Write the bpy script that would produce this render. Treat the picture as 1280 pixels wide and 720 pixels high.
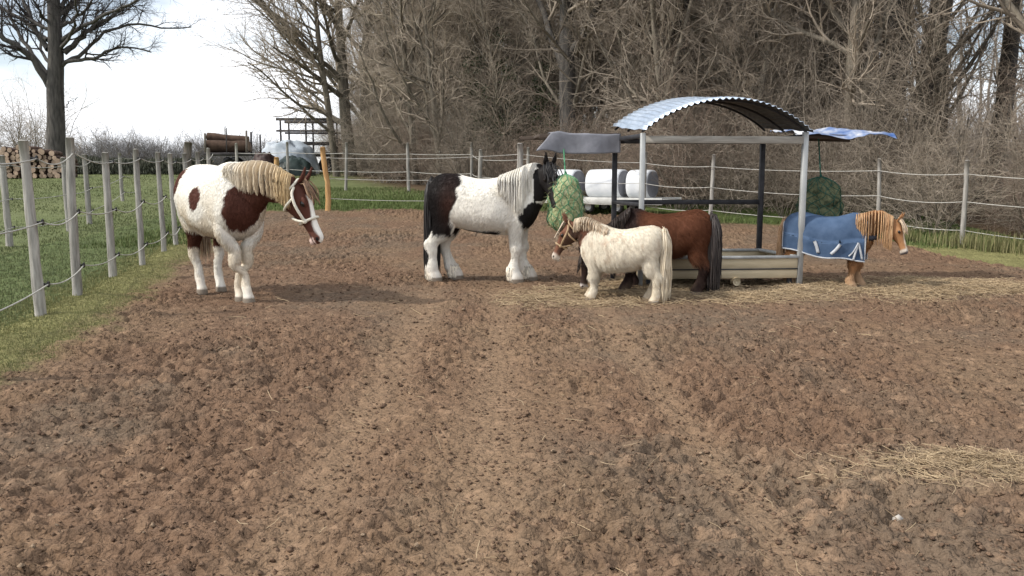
import bpy, math
import numpy as np
from mathutils import Vector

sc = bpy.context.scene
for _o in list(bpy.data.objects):
    bpy.data.objects.remove(_o)

# ------------------------------------------------------------------ camera, sky, sun, exposure
CAM_H, FPX, HORIZON = 1.35, 1050.0, 222.0
PITCH = math.atan((360 - HORIZON) / FPX)
cam_d = bpy.data.cameras.new('camera')
cam = bpy.data.objects.new('camera', cam_d)
sc.collection.objects.link(cam)
cam.location = (0, 0, CAM_H)
cam.rotation_euler = (math.radians(90) - PITCH, 0, 0)
cam_d.sensor_width = 36
cam_d.lens = 36 * FPX / 1280
cam_d.clip_start = 0.05
cam_d.clip_end = 1500
sc.camera = cam
sc.render.engine = 'CYCLES'
sc.cycles.use_denoising = True
sc.cycles.max_bounces = 5
sc.cycles.diffuse_bounces = 3
sc.cycles.glossy_bounces = 2
sc.cycles.transparent_max_bounces = 4
sc.view_settings.view_transform = 'Standard'
sc.view_settings.look = 'None'
sc.view_settings.gamma = 1
sc.view_settings.exposure = 0.44
sc.view_settings.use_curve_mapping = False

SUN_EL, SUN_AZ = 42.0, -104.0          # azimuth from +Y towards +X: the sun stands to the left
w = bpy.data.worlds.new('World')
sc.world = w
w.use_nodes = True
nt = w.node_tree
nt.nodes.clear()
N = nt.nodes.new
out = N('ShaderNodeOutputWorld')
bg = N('ShaderNodeBackground')
sky = N('ShaderNodeTexSky')
sky.sky_type = 'NISHITA'
sky.sun_disc = False
sky.sun_elevation = math.radians(SUN_EL)
sky.sun_rotation = math.radians(SUN_AZ)
sky.dust_density = 1.5
tc = N('ShaderNodeTexCoord')
mp = N('ShaderNodeMapping')
mp.inputs['Scale'].default_value = (1, 1, 3.2)
nz = N('ShaderNodeTexNoise')
nz.inputs['Scale'].default_value = 2.6
nz.inputs['Detail'].default_value = 6
nz.inputs['Roughness'].default_value = 0.55
cr = N('ShaderNodeValToRGB')
cr.color_ramp.elements[0].position = 0.40
cr.color_ramp.elements[1].position = 0.56
cr.color_ramp.elements[0].color = (0.25, 0.25, 0.25, 1)
mx = N('ShaderNodeMix')
mx.data_type = 'RGBA'
mx.inputs['B'].default_value = (10.0, 10.2, 10.6, 1)     # sunlit white cloud
L = nt.links.new
L(tc.outputs['Generated'], mp.inputs['Vector'])
L(mp.outputs['Vector'], nz.inputs['Vector'])
L(nz.outputs['Fac'], cr.inputs['Fac'])
L(cr.outputs['Color'], mx.inputs['Factor'])
L(sky.outputs['Color'], mx.inputs['A'])
L(mx.outputs['Result'], bg.inputs['Color'])
bg.inputs['Strength'].default_value = 0.11
L(bg.outputs['Background'], out.inputs['Surface'])

sd = bpy.data.lights.new('sun', 'SUN')
sd.energy = 2.8
sd.angle = math.radians(2.5)
sd.color = (1.0, 0.94, 0.85)
sun = bpy.data.objects.new('sun', sd)
sc.collection.objects.link(sun)
_d = Vector((math.sin(math.radians(SUN_AZ)) * math.cos(math.radians(SUN_EL)),
             math.cos(math.radians(SUN_AZ)) * math.cos(math.radians(SUN_EL)),
             math.sin(math.radians(SUN_EL))))
sun.rotation_euler = _d.to_track_quat('Z', 'Y').to_euler()
sun.location = _d * 60

# ------------------------------------------------------------------ helpers
rng = np.random.default_rng(11)


def _h(ix, iy, iz, seed):
    with np.errstate(over='ignore'):
        n = (ix.astype(np.int64) * 374761393 + iy.astype(np.int64) * 668265263 + iz.astype(np.int64) * 2147483647 + seed * 974711)
        n = (n ^ (n >> 13)) * 1274126177
        n = n ^ (n >> 16)
    return (n & 0xFFFFFF).astype(np.float64) / 0xFFFFFF


def vnoise(x, y, z=None, seed=0):
    x = np.asarray(x, float); y = np.asarray(y, float)
    z = np.zeros_like(x) if z is None else np.asarray(z, float)
    x0, y0, z0 = np.floor(x).astype(np.int64), np.floor(y).astype(np.int64), np.floor(z).astype(np.int64)
    fx, fy, fz = x - x0, y - y0, z - z0
    fx, fy, fz = [f * f * (3 - 2 * f) for f in (fx, fy, fz)]
    r = 0
    for i in (0, 1):
        for j in (0, 1):
            for k in (0, 1):
                wgt = (fx if i else 1 - fx) * (fy if j else 1 - fy) * (fz if k else 1 - fz)
                r = r + wgt * _h(x0 + i, y0 + j, z0 + k, seed)
    return r


def fbm(x, y, z=None, oct=4, seed=0, gain=0.5):
    r, a, s, f = 0, 1.0, 0.0, 1.0
    for o in range(oct):
        r = r + a * vnoise(np.asarray(x) * f + 17.3 * o, np.asarray(y) * f + 5.1 * o, None if z is None else np.asarray(z) * f, seed + o)
        s += a; a *= gain; f *= 2.03
    return r / s


def sstep(a, b, v):
    t = np.clip((np.asarray(v, float) - a) / (b - a), 0, 1)
    return t * t * (3 - 2 * t)


def terrain(x, y):
    x = np.asarray(x, float); y = np.asarray(y, float)
    t = y - 16.3
    s = np.where(t > 12, t, 1.4 * np.log1p(np.exp(np.clip(t, -40, 12) / 1.4)))
    z = 0.068 * s
    z = np.where(z > 1.25, 1.25 + 0.5 * (1 - np.exp(-(z - 1.25) / 0.5)), z)
    return z


def P(px, py, Y):
    """the world point at depth Y that the photograph shows at a pixel"""
    X, V = (px - 640) / FPX, (360 - py) / FPX
    d = np.array([X, math.cos(PITCH) + V * math.sin(PITCH), -math.sin(PITCH) + V * math.cos(PITCH)])
    return np.array([0, 0, CAM_H]) + d * (Y / d[1])


def G(px, py):
    lo = 1.0
    for Y in np.arange(1.5, 120, 0.02):
        p = P(px, py, Y)
        if p[2] <= terrain(p[0], p[1]):
            return p
    return P(px, py, 120)


def gz(x, y):
    return float(terrain(x, y))


def new_mesh(name, V, F, mat=None, col=None, smooth=True, colname='Col'):
    """F: an array of quads/triangles or a list of faces"""
    me = bpy.data.meshes.new(name)
    V = np.asarray(V, np.float32).reshape(-1, 3)
    if isinstance(F, np.ndarray) and F.ndim == 2:
        F = [F]
    if len(F) and isinstance(F[0], np.ndarray) and F[0].ndim == 2:
        loops = np.concatenate([f.reshape(-1) for f in F]).astype(np.int32)
        cnt = np.concatenate([np.full(len(f), f.shape[1]) for f in F]).astype(np.int32)
        st = np.concatenate([[0], np.cumsum(cnt)[:-1]]).astype(np.int32)
        me.vertices.add(len(V)); me.vertices.foreach_set('co', V.reshape(-1))
        me.loops.add(len(loops)); me.loops.foreach_set('vertex_index', loops)
        me.polygons.add(len(cnt)); me.polygons.foreach_set('loop_start', st)
        me.polygons.foreach_set('loop_total', cnt)
        me.update(calc_edges=True)
        me.validate()
    else:
        me.from_pydata([tuple(v) for v in V], [], [tuple(f) for f in F])
        me.update()
    if smooth:
        me.polygons.foreach_set('use_smooth', np.ones(len(me.polygons), bool))
    if col is not None:
        a = me.color_attributes.new(colname, 'FLOAT_COLOR', 'POINT')
        c = np.ones((len(V), 4), np.float32); c[:, :3] = col
        a.data.foreach_set('color', c.reshape(-1))
    if mat:
        me.materials.append(mat)
    return me


def obj(name, me, parent=None, label=None, cat=None, group=None, kind=None):
    o = bpy.data.objects.new(name, me)
    sc.collection.objects.link(o)
    if parent is not None:
        o.parent = parent
    tag(o, label, cat, group, kind)
    return o


def tag(o, label=None, cat=None, group=None, kind=None):
    if label: o['label'] = label
    if cat: o['category'] = cat
    if group: o['group'] = group
    if kind: o['kind'] = kind


def thing(name, loc, label, cat, rz=0.0, group=None, scale=1.0):
    o = obj(name, None, None, label, cat, group)
    o.location = tuple(loc); o.rotation_euler = (0, 0, rz); o.scale = (scale,) * 3
    return o


def copy_tree(o, parent=None):
    c = o.copy()
    sc.collection.objects.link(c)
    if parent is not None: c.parent = parent
    for ch in [k for k in o.children]:
        copy_tree(ch, c)
    return c


class MB:
    """collects shapes into one mesh"""
    def __init__(s):
        s.V, s.F4, s.F3, s.C, s.n = [], [], [], [], 0

    def add(s, V, F, col=None):
        V = np.asarray(V, float).reshape(-1, 3)
        F = np.asarray(F, np.int64)
        s.V.append(V)
        (s.F4 if F.shape[1] == 4 else s.F3).append(F + s.n)
        s.C.append(np.broadcast_to(np.asarray((1, 1, 1) if col is None else col, float), (len(V), 3)))
        s.n += len(V)
        return s

    def box(s, c, size, ax=None, col=None, bev=0.0):
        """a box with chamfered edges; ax rows are the local axes"""
        h = np.asarray(size, float) / 2
        b = min(bev if bev else 0.06 * h.min(), 0.45 * h.min())
        pts, idx = [], {}
        for sx in (-1, 1):
            for sy in (-1, 1):
                for sz in (-1, 1):
                    for k in range(3):
                        q = np.array([sx, sy, sz], float) * h
                        for j in range(3):
                            if j != k: q[j] -= (sx, sy, sz)[j] * b
                        idx[(sx, sy, sz, k)] = len(pts); pts.append(q)
        f4, f3 = [], []
        for k in range(3):
            i, j = [a for a in range(3) if a != k]
            for sg in (-1, 1):
                ring = []
                for (a, bb) in ((-1, -1), (1, -1), (1, 1), (-1, 1)):
                    t = [0, 0, 0]; t[k] = sg; t[i] = a; t[j] = bb
                    ring.append(idx[(t[0], t[1], t[2], k)])
                f4.append(ring)
            for a in (-1, 1):
                for bb in (-1, 1):
                    t0 = [0, 0, 0]; t0[i] = a; t0[j] = bb; t0[k] = -1
                    t1 = list(t0); t1[k] = 1
                    f4.append([idx[(*t0, i)], idx[(*t0, j)], idx[(*t1, j)], idx[(*t1, i)]])
        for sx in (-1, 1):
            for sy in (-1, 1):
                for sz in (-1, 1):
                    f3.append([idx[(sx, sy, sz, k)] for k in range(3)])
        pts = np.array(pts)
        # orient outwards
        def fix(fs):
            o = []
            for f in fs:
                p = pts[f]
                n = np.cross(p[1] - p[0], p[2] - p[0])
                o.append(f if n @ p.mean(0) > 0 else f[::-1])
            return np.array(o)
        if ax is not None: pts2 = pts @ np.asarray(ax, float)
        else: pts2 = pts
        n0 = s.n
        s.add(pts2 + np.asarray(c, float), fix(f4), col)
        s.F3.append(fix(f3) + n0)
        return s

    def bar(s, a, b, wd, ht, col=None, up=(0, 0, 1)):
        a, b = np.asarray(a, float), np.asarray(b, float)
        d = b - a; Ln = np.linalg.norm(d); d = d / Ln
        u = np.asarray(up, float)
        r = np.cross(u, d)
        if np.linalg.norm(r) < 1e-3: r = np.cross((0, 1, 0), d)
        r /= np.linalg.norm(r); u = np.cross(d, r)
        return s.box((a + b) / 2, (Ln, wd, ht), np.array([d, r, u]), col)

    def tube(s, pts, rad, sides=8, col=None, cap=True):
        V, F = tubes(np.asarray(pts, float)[None], np.broadcast_to(np.asarray(rad, float), (len(pts),))[None], sides)
        n0 = s.n
        s.add(V, F, col)
        if cap:
            K = len(pts)
            for base, p, flip in ((0, pts[0], True), ((K - 1) * sides, pts[-1], False)):
                ids = [base + i for i in range(sides)]
                c = s.n
                s.add(np.array([p]), np.zeros((0, 3), int), col)
                t = [[n0 + ids[i], n0 + ids[(i + 1) % sides], c] for i in range(sides)]
                s.F3.append(np.array([q[::-1] if flip else q for q in t]))
        return s

    def mesh(s, name, mat, smooth=True, col=False):
        Fs = []
        if s.F4: Fs.append(np.concatenate(s.F4))
        if s.F3:
            f = [q for q in s.F3 if len(q)]
            if f: Fs.append(np.concatenate(f))
        return new_mesh(name, np.concatenate(s.V), Fs, mat, np.concatenate(s.C) if col else None, smooth)

    def build(s, name, mat, parent=None, smooth=False, col=False, **kw):
        return obj(name, s.mesh(name, mat, smooth, col), parent, **kw)


def tubes(Pt, R, sides):
    """Pt (N,K,3), R (N,K) -> vertices and quads of N open tubes"""
    N_, K, _ = Pt.shape
    T = np.gradient(Pt, axis=1) if K > 2 else np.repeat(Pt[:, 1:] - Pt[:, :1], 2, axis=1)
    T = T / (np.linalg.norm(T, axis=2, keepdims=True) + 1e-9)
    ref = np.where(np.abs(T[:, :1, 2:3]) > 0.8, np.array([[[1.0, 0, 0]]]), np.array([[[0, 0, 1.0]]]))
    ref = np.broadcast_to(ref, T.shape)
    A = np.cross(T, ref); A /= (np.linalg.norm(A, axis=2, keepdims=True) + 1e-9)
    B = np.cross(T, A)
    th = np.arange(sides) / sides * 2 * np.pi
    V = Pt[:, :, None] + R[:, :, None, None] * (np.cos(th)[None, None, :, None] * A[:, :, None] + np.sin(th)[None, None, :, None] * B[:, :, None])
    n, k, s = np.meshgrid(np.arange(N_), np.arange(K - 1), np.arange(sides), indexing='ij')
    s2 = (s + 1) % sides
    b = (n * K + k) * sides
    b2 = (n * K + k + 1) * sides
    F = np.stack([b + s, b2 + s, b2 + s2, b + s2], -1).reshape(-1, 4)
    return V.reshape(-1, 3), F


def crom(rows, n):
    """Catmull-Rom resample of control rows"""
    rows = np.asarray(rows, float)
    m = len(rows)
    t = np.linspace(0, m - 1, n)
    i = np.clip(np.floor(t).astype(int), 0, m - 2)
    f = (t - i)[:, None]
    p0, p1, p2, p3 = rows[np.clip(i - 1, 0, m - 1)], rows[i], rows[i + 1], rows[np.clip(i + 2, 0, m - 1)]
    return 0.5 * (2 * p1 + (p2 - p0) * f + (2 * p0 - 5 * p1 + 4 * p2 - p3) * f ** 2 + (3 * p1 - p0 - 3 * p2 + p3) * f ** 3)


# ------------------------------------------------------------------ materials
def mat(name, rough=0.8, metal=0.0, spec=0.3):
    m = bpy.data.materials.new(name)
    m.use_nodes = True
    b = m.node_tree.nodes['Principled BSDF']
    b.inputs['Roughness'].default_value = rough
    b.inputs['Metallic'].default_value = metal
    b.inputs['Specular IOR Level'].default_value = spec
    return m, m.node_tree, b


def noisy(name, c1, c2, scale=8.0, rough=0.8, metal=0.0, bump=0.0, stretch=(1, 1, 1), c3=None, detail=5, rnd=0.0, spec=0.3, bscale=None, bdist=0.02):
    m, t, b = mat(name, rough, metal, spec)
    tc = t.nodes.new('ShaderNodeTexCoord')
    mp = t.nodes.new('ShaderNodeMapping'); mp.inputs['Scale'].default_value = stretch
    t.links.new(tc.outputs['Object'], mp.inputs['Vector'])
    nz = t.nodes.new('ShaderNodeTexNoise')
    nz.inputs['Scale'].default_value = scale; nz.inputs['Detail'].default_value = detail
    nz.inputs['Roughness'].default_value = 0.6
    t.links.new(mp.outputs['Vector'], nz.inputs['Vector'])
    cr = t.nodes.new('ShaderNodeValToRGB')
    cr.color_ramp.elements[0].position = 0.32; cr.color_ramp.elements[1].position = 0.68
    cr.color_ramp.elements[0].color = (*c1, 1); cr.color_ramp.elements[1].color = (*c2, 1)
    if c3 is not None:
        e = cr.color_ramp.elements.new(0.5); e.color = (*c3, 1)
    t.links.new(nz.outputs['Fac'], cr.inputs['Fac'])
    colo = cr.outputs['Color']
    if rnd:
        oi = t.nodes.new('ShaderNodeObjectInfo')
        mr = t.nodes.new('ShaderNodeMapRange'); mr.inputs['To Min'].default_value = 1 - rnd; mr.inputs['To Max'].default_value = 1 + rnd
        t.links.new(oi.outputs['Random'], mr.inputs['Value'])
        hs = t.nodes.new('ShaderNodeHueSaturation')
        t.links.new(mr.outputs['Result'], hs.inputs['Value'])
        t.links.new(colo, hs.inputs['Color'])
        colo = hs.outputs['Color']
    t.links.new(colo, b.inputs['Base Color'])
    if bump:
        n2 = t.nodes.new('ShaderNodeTexNoise')
        n2.inputs['Scale'].default_value = bscale or scale * 2; n2.inputs['Detail'].default_value = 4
        t.links.new(mp.outputs['Vector'], n2.inputs['Vector'])
        bp = t.nodes.new('ShaderNodeBump'); bp.inputs['Strength'].default_value = bump; bp.inputs['Distance'].default_value = bdist
        t.links.new(n2.outputs['Fac'], bp.inputs['Height'])
        t.links.new(bp.outputs['Normal'], b.inputs['Normal'])
    return m


def vcol(name, rough=0.75, var=0.15, scale=30.0, bump=0.0, bscale=60.0, bdist=0.01, stretch=(1, 1, 1), spec=0.3, sheen=0.0):
    """colour from the mesh's own colour attribute, broken up by noise"""
    m, t, b = mat(name, rough, 0, spec)
    at = t.nodes.new('ShaderNodeAttribute'); at.attribute_name = 'Col'
    tc = t.nodes.new('ShaderNodeTexCoord')
    mp = t.nodes.new('ShaderNodeMapping'); mp.inputs['Scale'].default_value = stretch
    t.links.new(tc.outputs['Object'], mp.inputs['Vector'])
    nz = t.nodes.new('ShaderNodeTexNoise'); nz.inputs['Scale'].default_value = scale; nz.inputs['Detail'].default_value = 6
    nz.inputs['Roughness'].default_value = 0.65
    t.links.new(mp.outputs['Vector'], nz.inputs['Vector'])
    mr = t.nodes.new('ShaderNodeMapRange'); mr.inputs['From Min'].default_value = 0.25; mr.inputs['From Max'].default_value = 0.75
    mr.inputs['To Min'].default_value = 1 - var; mr.inputs['To Max'].default_value = 1 + var
    t.links.new(nz.outputs['Fac'], mr.inputs['Value'])
    hs = t.nodes.new('ShaderNodeHueSaturation')
    t.links.new(mr.outputs['Result'], hs.inputs['Value'])
    t.links.new(at.outputs['Color'], hs.inputs['Color'])
    t.links.new(hs.outputs['Color'], b.inputs['Base Color'])
    if sheen:
        b.inputs['Sheen Weight'].default_value = sheen
    if bump:
        n2 = t.nodes.new('ShaderNodeTexNoise'); n2.inputs['Scale'].default_value = bscale; n2.inputs['Detail'].default_value = 5
        t.links.new(mp.outputs['Vector'], n2.inputs['Vector'])
        bp = t.nodes.new('ShaderNodeBump'); bp.inputs['Strength'].default_value = bump; bp.inputs['Distance'].default_value = bdist
        t.links.new(n2.outputs['Fac'], bp.inputs['Height'])
        t.links.new(bp.outputs['Normal'], b.inputs['Normal'])
    return m


M = {}
M['soil'] = vcol('soil', 0.95, 0.34, 38.0, 0.8, 60.0, 0.025, spec=0.08)
_t = M['soil'].node_tree                                   # crumb structure: two sizes of broken cells under the fine grain
_b = _t.nodes['Principled BSDF']
_prev = _b.inputs['Normal'].links[0].from_node
_src = [n for n in _t.nodes if n.type == 'MAPPING'][0]
for _scale, _dist in ((17.0, 0.045), (34.0, 0.022)):
    _dn = _t.nodes.new('ShaderNodeTexNoise'); _dn.inputs['Scale'].default_value = _scale * 0.6; _dn.inputs['Detail'].default_value = 2
    _mixv = _t.nodes.new('ShaderNodeMix'); _mixv.data_type = 'VECTOR'; _mixv.inputs['Factor'].default_value = 0.06
    _t.links.new(_src.outputs['Vector'], _dn.inputs['Vector'])
    _t.links.new(_src.outputs['Vector'], _mixv.inputs['A']); _t.links.new(_dn.outputs['Color'], _mixv.inputs['B'])
    _vo = _t.nodes.new('ShaderNodeTexVoronoi'); _vo.inputs['Scale'].default_value = _scale; _vo.inputs['Randomness'].default_value = 1.0
    _t.links.new(_mixv.outputs['Result'], _vo.inputs['Vector'])
    _bp = _t.nodes.new('ShaderNodeBump'); _bp.invert = True; _bp.inputs['Strength'].default_value = 0.5; _bp.inputs['Distance'].default_value = _dist
    _t.links.new(_vo.outputs['Distance'], _bp.inputs['Height'])
    _t.links.new(_bp.outputs['Normal'], _prev.inputs['Normal'])
    _prev = _bp
M['field'] = vcol('field', 0.95, 0.3, 2.5, 0.6, 6.0, 0.05, spec=0.1)
M['grass'] = vcol('grass_blades', 0.7, 0.25, 3.0, spec=0.2)
M['straw'] = vcol('straw', 0.7, 0.2, 3.0, spec=0.25)
M['coat'] = vcol('coat', 0.62, 0.12, 14.0, 0.25, 55.0, 0.008, stretch=(1, 1, 0.4), spec=0.14, sheen=0.0)
M['hair_coat'] = vcol('hair_coat', 0.65, 0.08, 14.0, spec=0.12)
M['hair'] = vcol('hair', 0.5, 0.12, 14.0, spec=0.35)
M['post'] = noisy('weathered_post', (0.17, 0.16, 0.145), (0.38, 0.365, 0.335), 6, 0.9, bump=0.4, stretch=(4, 4, 0.5), rnd=0.2)
M['post_dull'] = noisy('dull_post', (0.10, 0.085, 0.07), (0.24, 0.21, 0.18), 6, 0.9, bump=0.4, stretch=(4, 4, 0.5), rnd=0.2)
M['post_raw'] = noisy('raw_wood', (0.36, 0.19, 0.07), (0.62, 0.40, 0.19), 5, 0.85, bump=0.3, stretch=(4, 4, 0.5))
M['rope'] = noisy('rope', (0.36, 0.35, 0.32), (0.52, 0.51, 0.47), 20, 0.8)
M['black_plastic'] = noisy('black_plastic', (0.01, 0.01, 0.01), (0.03, 0.03, 0.03), 20, 0.45)
M['bark'] = noisy('bark', (0.09, 0.078, 0.062), (0.24, 0.21, 0.17), 7, 0.95, bump=0.8, stretch=(1.6, 1.6, 0.35), c3=(0.165, 0.145, 0.115), rnd=0.35)
M['bark_oak'] = noisy('bark_oak', (0.04, 0.037, 0.035), (0.12, 0.11, 0.10), 5, 0.95, bump=0.8, stretch=(2, 2, 0.35))
M['twig'] = noisy('twigs', (0.215, 0.178, 0.14), (0.42, 0.36, 0.29), 1.3, 0.9, rnd=0.3)
M['twig_dark'] = noisy('oak_twigs', (0.03, 0.026, 0.026), (0.07, 0.06, 0.058), 1.3, 0.9)
M['twig_red'] = noisy('reddish_twigs', (0.15, 0.112, 0.088), (0.33, 0.255, 0.20), 1.3, 0.9, rnd=0.2)
M['twig_far'] = noisy('far_twigs', (0.235, 0.20, 0.165), (0.44, 0.385, 0.325), 0.6, 0.9)
M['twig_haze'] = noisy('hazy_far_twigs', (0.15, 0.145, 0.148), (0.26, 0.25, 0.255), 0.6, 0.9)  # greyed twig tone paints distance haze onto the far hedge trees
M['leaf'] = noisy('evergreen_leaf', (0.018, 0.030, 0.012), (0.05, 0.065, 0.026), 2.5, 0.55, rnd=0.2)
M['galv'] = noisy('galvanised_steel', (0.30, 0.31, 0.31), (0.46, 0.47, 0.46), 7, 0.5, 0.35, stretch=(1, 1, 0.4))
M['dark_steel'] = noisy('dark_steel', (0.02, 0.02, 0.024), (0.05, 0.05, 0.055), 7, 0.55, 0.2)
M['old_timber'] = noisy('grey_timber', (0.20, 0.185, 0.16), (0.38, 0.36, 0.32), 5, 0.85, bump=0.2, stretch=(0.5, 4, 4))
M['brown_board'] = noisy('brown_board', (0.05, 0.038, 0.03), (0.10, 0.075, 0.06), 5, 0.85, stretch=(0.5, 4, 4))
M['trough'] = noisy('trough_paint', (0.42, 0.345, 0.225), (0.58, 0.49, 0.335), 4, 0.6, stretch=(0.6, 2, 3), bump=0.1)
M['trough_in'] = noisy('trough_inside', (0.06, 0.055, 0.05), (0.13, 0.12, 0.105), 4, 0.8)
M['roof'] = noisy('corrugated_sheet', (0.48, 0.57, 0.68), (0.70, 0.78, 0.88), 5, 0.34, 0.85, c3=(0.58, 0.67, 0.78))
M['roof_inside'] = noisy('shaded_sheet_inside', (0.05, 0.05, 0.052), (0.12, 0.12, 0.12), 5, 0.6, 0.2)
M['tarp_grey'] = noisy('grey_tarp', (0.15, 0.155, 0.175), (0.24, 0.245, 0.275), 5, 0.6, bump=0.3)
M['tarp_blue'] = noisy('blue_tarp', (0.035, 0.10, 0.30), (0.60, 0.60, 0.60), 3.6, 0.45, bump=0.3, c3=(0.17, 0.23, 0.38))
M['tarp_pale'] = noisy('pale_tarp', (0.30, 0.36, 0.42), (0.55, 0.60, 0.66), 2.2, 0.5, bump=0.4)
M['tarp_dark'] = noisy('dark_green_tarp', (0.012, 0.022, 0.022), (0.035, 0.055, 0.052), 3, 0.5, bump=0.4)
M['tarp_brown'] = noisy('dark_brown_cover', (0.02, 0.012, 0.012), (0.07, 0.04, 0.035), 3, 0.6, bump=0.4)
M['wrap'] = noisy('white_wrap', (0.56, 0.59, 0.63), (0.72, 0.74, 0.76), 3, 0.35, bump=0.15)
M['wrap_end'] = noisy('shaded_wrap_end', (0.15, 0.155, 0.18), (0.24, 0.245, 0.27), 4, 0.5, bump=0.2)  # wrap darkened to grey: painted shade on the ends turned from the sun
M['trailer'] = noisy('pale_trailer_metal', (0.42, 0.42, 0.40), (0.6, 0.6, 0.57), 5, 0.5)
M['wagon_wood'] = noisy('dark_wagon_wood', (0.035, 0.032, 0.034), (0.085, 0.078, 0.08), 4, 0.85)
M['log_bark'] = noisy('log_bark', (0.05, 0.03, 0.022), (0.14, 0.09, 0.065), 6, 0.95, bump=0.5, rnd=0.3)
M['log_end'] = noisy('log_end', (0.25, 0.17, 0.12), (0.42, 0.32, 0.24), 9, 0.9, rnd=0.3)
M['net_green'] = noisy('green_net_cord', (0.04, 0.20, 0.10), (0.12, 0.33, 0.18), 20, 0.7)
M['net_dark'] = noisy('dark_green_net_cord', (0.008, 0.06, 0.045), (0.02, 0.11, 0.08), 20, 0.7)
M['hay_net'] = noisy('hay_in_net', (0.20, 0.23, 0.11), (0.50, 0.50, 0.31), 16, 0.9, bump=0.9, bdist=0.03, c3=(0.33, 0.36, 0.19))
M['hay_dark'] = noisy('hay_in_dark_net', (0.035, 0.05, 0.028), (0.16, 0.17, 0.09), 14, 0.9, bump=0.9, bdist=0.03)
M['hoof'] = noisy('hoof', (0.10, 0.08, 0.06), (0.22, 0.19, 0.15), 20, 0.6)
M['eye'] = noisy('eye', (0.006, 0.004, 0.003), (0.012, 0.008, 0.006), 20, 0.12, spec=0.6)
M['halter'] = noisy('cream_halter', (0.62, 0.58, 0.48), (0.78, 0.74, 0.64), 30, 0.6)
M['halter_tan'] = noisy('tan_halter', (0.30, 0.20, 0.11), (0.45, 0.33, 0.2), 30, 0.6)
M['rug'] = noisy('blue_rug', (0.036, 0.070, 0.135), (0.070, 0.115, 0.200), 6, 0.75, bump=0.3, bscale=9)
M['rug_trim'] = noisy('grey_rug_trim', (0.35, 0.37, 0.40), (0.52, 0.54, 0.57), 20, 0.6)
M['rug_dark'] = noisy('dark_rug_lining', (0.02, 0.022, 0.03), (0.045, 0.045, 0.055), 10, 0.8)
M['stone'] = noisy('pale_stone', (0.36, 0.33, 0.29), (0.52, 0.49, 0.45), 10, 0.8)

# ------------------------------------------------------------------ ground
_edge_l = np.array([G(*p)[:2] for p in ((-330, 700), (-60, 505), (0, 468), (60, 430), (130, 392), (210, 342), (238, 318))] + [[-7.2, 21.5], [-7.6, 24]])
_edge_b = np.array([G(*p)[:2] for p in ((262, 263), (330, 263), (425, 262), (530, 261), (600, 260), (760, 268), (900, 279), (1010, 283), (1130, 289), (1200, 306), (1280, 337))] + [[9.4, 10.0], [10.5, 4], [11, -2]])


def dirt_mask(x, y):
    """1 on the bare soil, 0 in the grass"""
    wob = (fbm(x * 1.3, y * 1.3, seed=5) - 0.5) * 0.9 + (fbm(x * 6, y * 6, seed=9) - 0.5) * 0.45
    o = np.argsort(_edge_l[:, 1]); xl = np.interp(y, _edge_l[o, 1], _edge_l[o, 0])
    m = sstep(-0.22, 0.30, x - xl + wob * 0.8)
    bx = np.interp(x, _edge_b[:11, 0], _edge_b[:11, 1])
    far = sstep(-0.35, 0.5, bx - y + wob * 1.6)
    return m * far


def straw_field(x, y):
    """how much straw lies where"""
    n = fbm(x * 1.1, y * 1.6, seed=31)
    band = np.exp(-((y - (9.75 + 0.10 * (x - 2.5))) / 0.58) ** 2) * sstep(-0.5, 0.7, x) * (1 - sstep(6.0, 7.3, x))
    band2 = 0.8 * np.exp(-((y - 10.4) / 0.7) ** 2) * sstep(1.0, 1.6, x) * (1 - sstep(5.0, 6.0, x))
    c = G(1165, 592)
    patch = 0.62 * np.exp(-((x - c[0] - 0.10) / 0.50) ** 2 - ((y - c[1]) / 0.22) ** 2)
    v = np.maximum(np.maximum(band, band2), patch)
    return np.clip(v * (0.35 + 1.5 * sstep(0.38, 0.62, n)), 0, 1)


# the wide terrain sheet, out to the horizon
def axis(a, b, near, lo, hi):
    pts, v = [], 0.0
    xs = [0.0]
    while xs[-1] < b: xs.append(xs[-1] + near + max(0, xs[-1] - hi) * 0.12)
    ys = [0.0]
    while ys[-1] > a: ys.append(ys[-1] - near - max(0, lo - ys[-1]) * 0.12)
    return np.array(ys[::-1][:-1] + xs)


gx, gy = axis(-400, 400, 0.8, -35, 35), axis(-60, 700, 0.8, -8, 70)
XX, YY = np.meshgrid(gx, gy)
ZZ = terrain(XX, YY)
inside = (XX > -9.2) & (XX < 10.8) & (YY > 0.7) & (YY < 26.5)
ZZ = np.where(inside, ZZ - 0.10, ZZ + (fbm(XX * 0.6, YY * 0.6, seed=3) - 0.5) * 0.10)
nx, ny = len(gx), len(gy)
ii, jj = np.meshgrid(np.arange(nx - 1), np.arange(ny - 1))
a = (jj * nx + ii).ravel()
Fq = np.stack([a, a + 1, a + nx + 1, a + nx], -1)
g1, g2, lit = np.array([0.095, 0.12, 0.048]), np.array([0.14, 0.152, 0.07]), np.array([0.10, 0.07, 0.045])
n1 = fbm(XX * 0.35, YY * 0.35, seed=8)[..., None]
Cg = g1 * (1 - n1) + g2 * n1
# leaf litter under the wood, right of the tree line
wood_x = np.interp(YY, [-20, 12, 15.8, 17.7, 20, 22.5, 29.5, 40, 120], [14, 10.5, 9.4, 8.7, 5.8, 2.8, -4.2, -8.5, -14])
Lm = sstep(-0.4, 1.0, XX - wood_x)[..., None]
Cg = Cg * (1 - Lm) + lit * (0.6 + 0.8 * n1) * Lm
behind = (YY < 1.5)[..., None]
Cg = np.where(behind & (XX > -4)[..., None], np.array([0.17, 0.11, 0.07]), Cg)
me = new_mesh('ground', np.stack([XX, YY, ZZ], -1), Fq, M['field'], Cg.reshape(-1, 3))
obj('ground', me, kind='structure')

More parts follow.
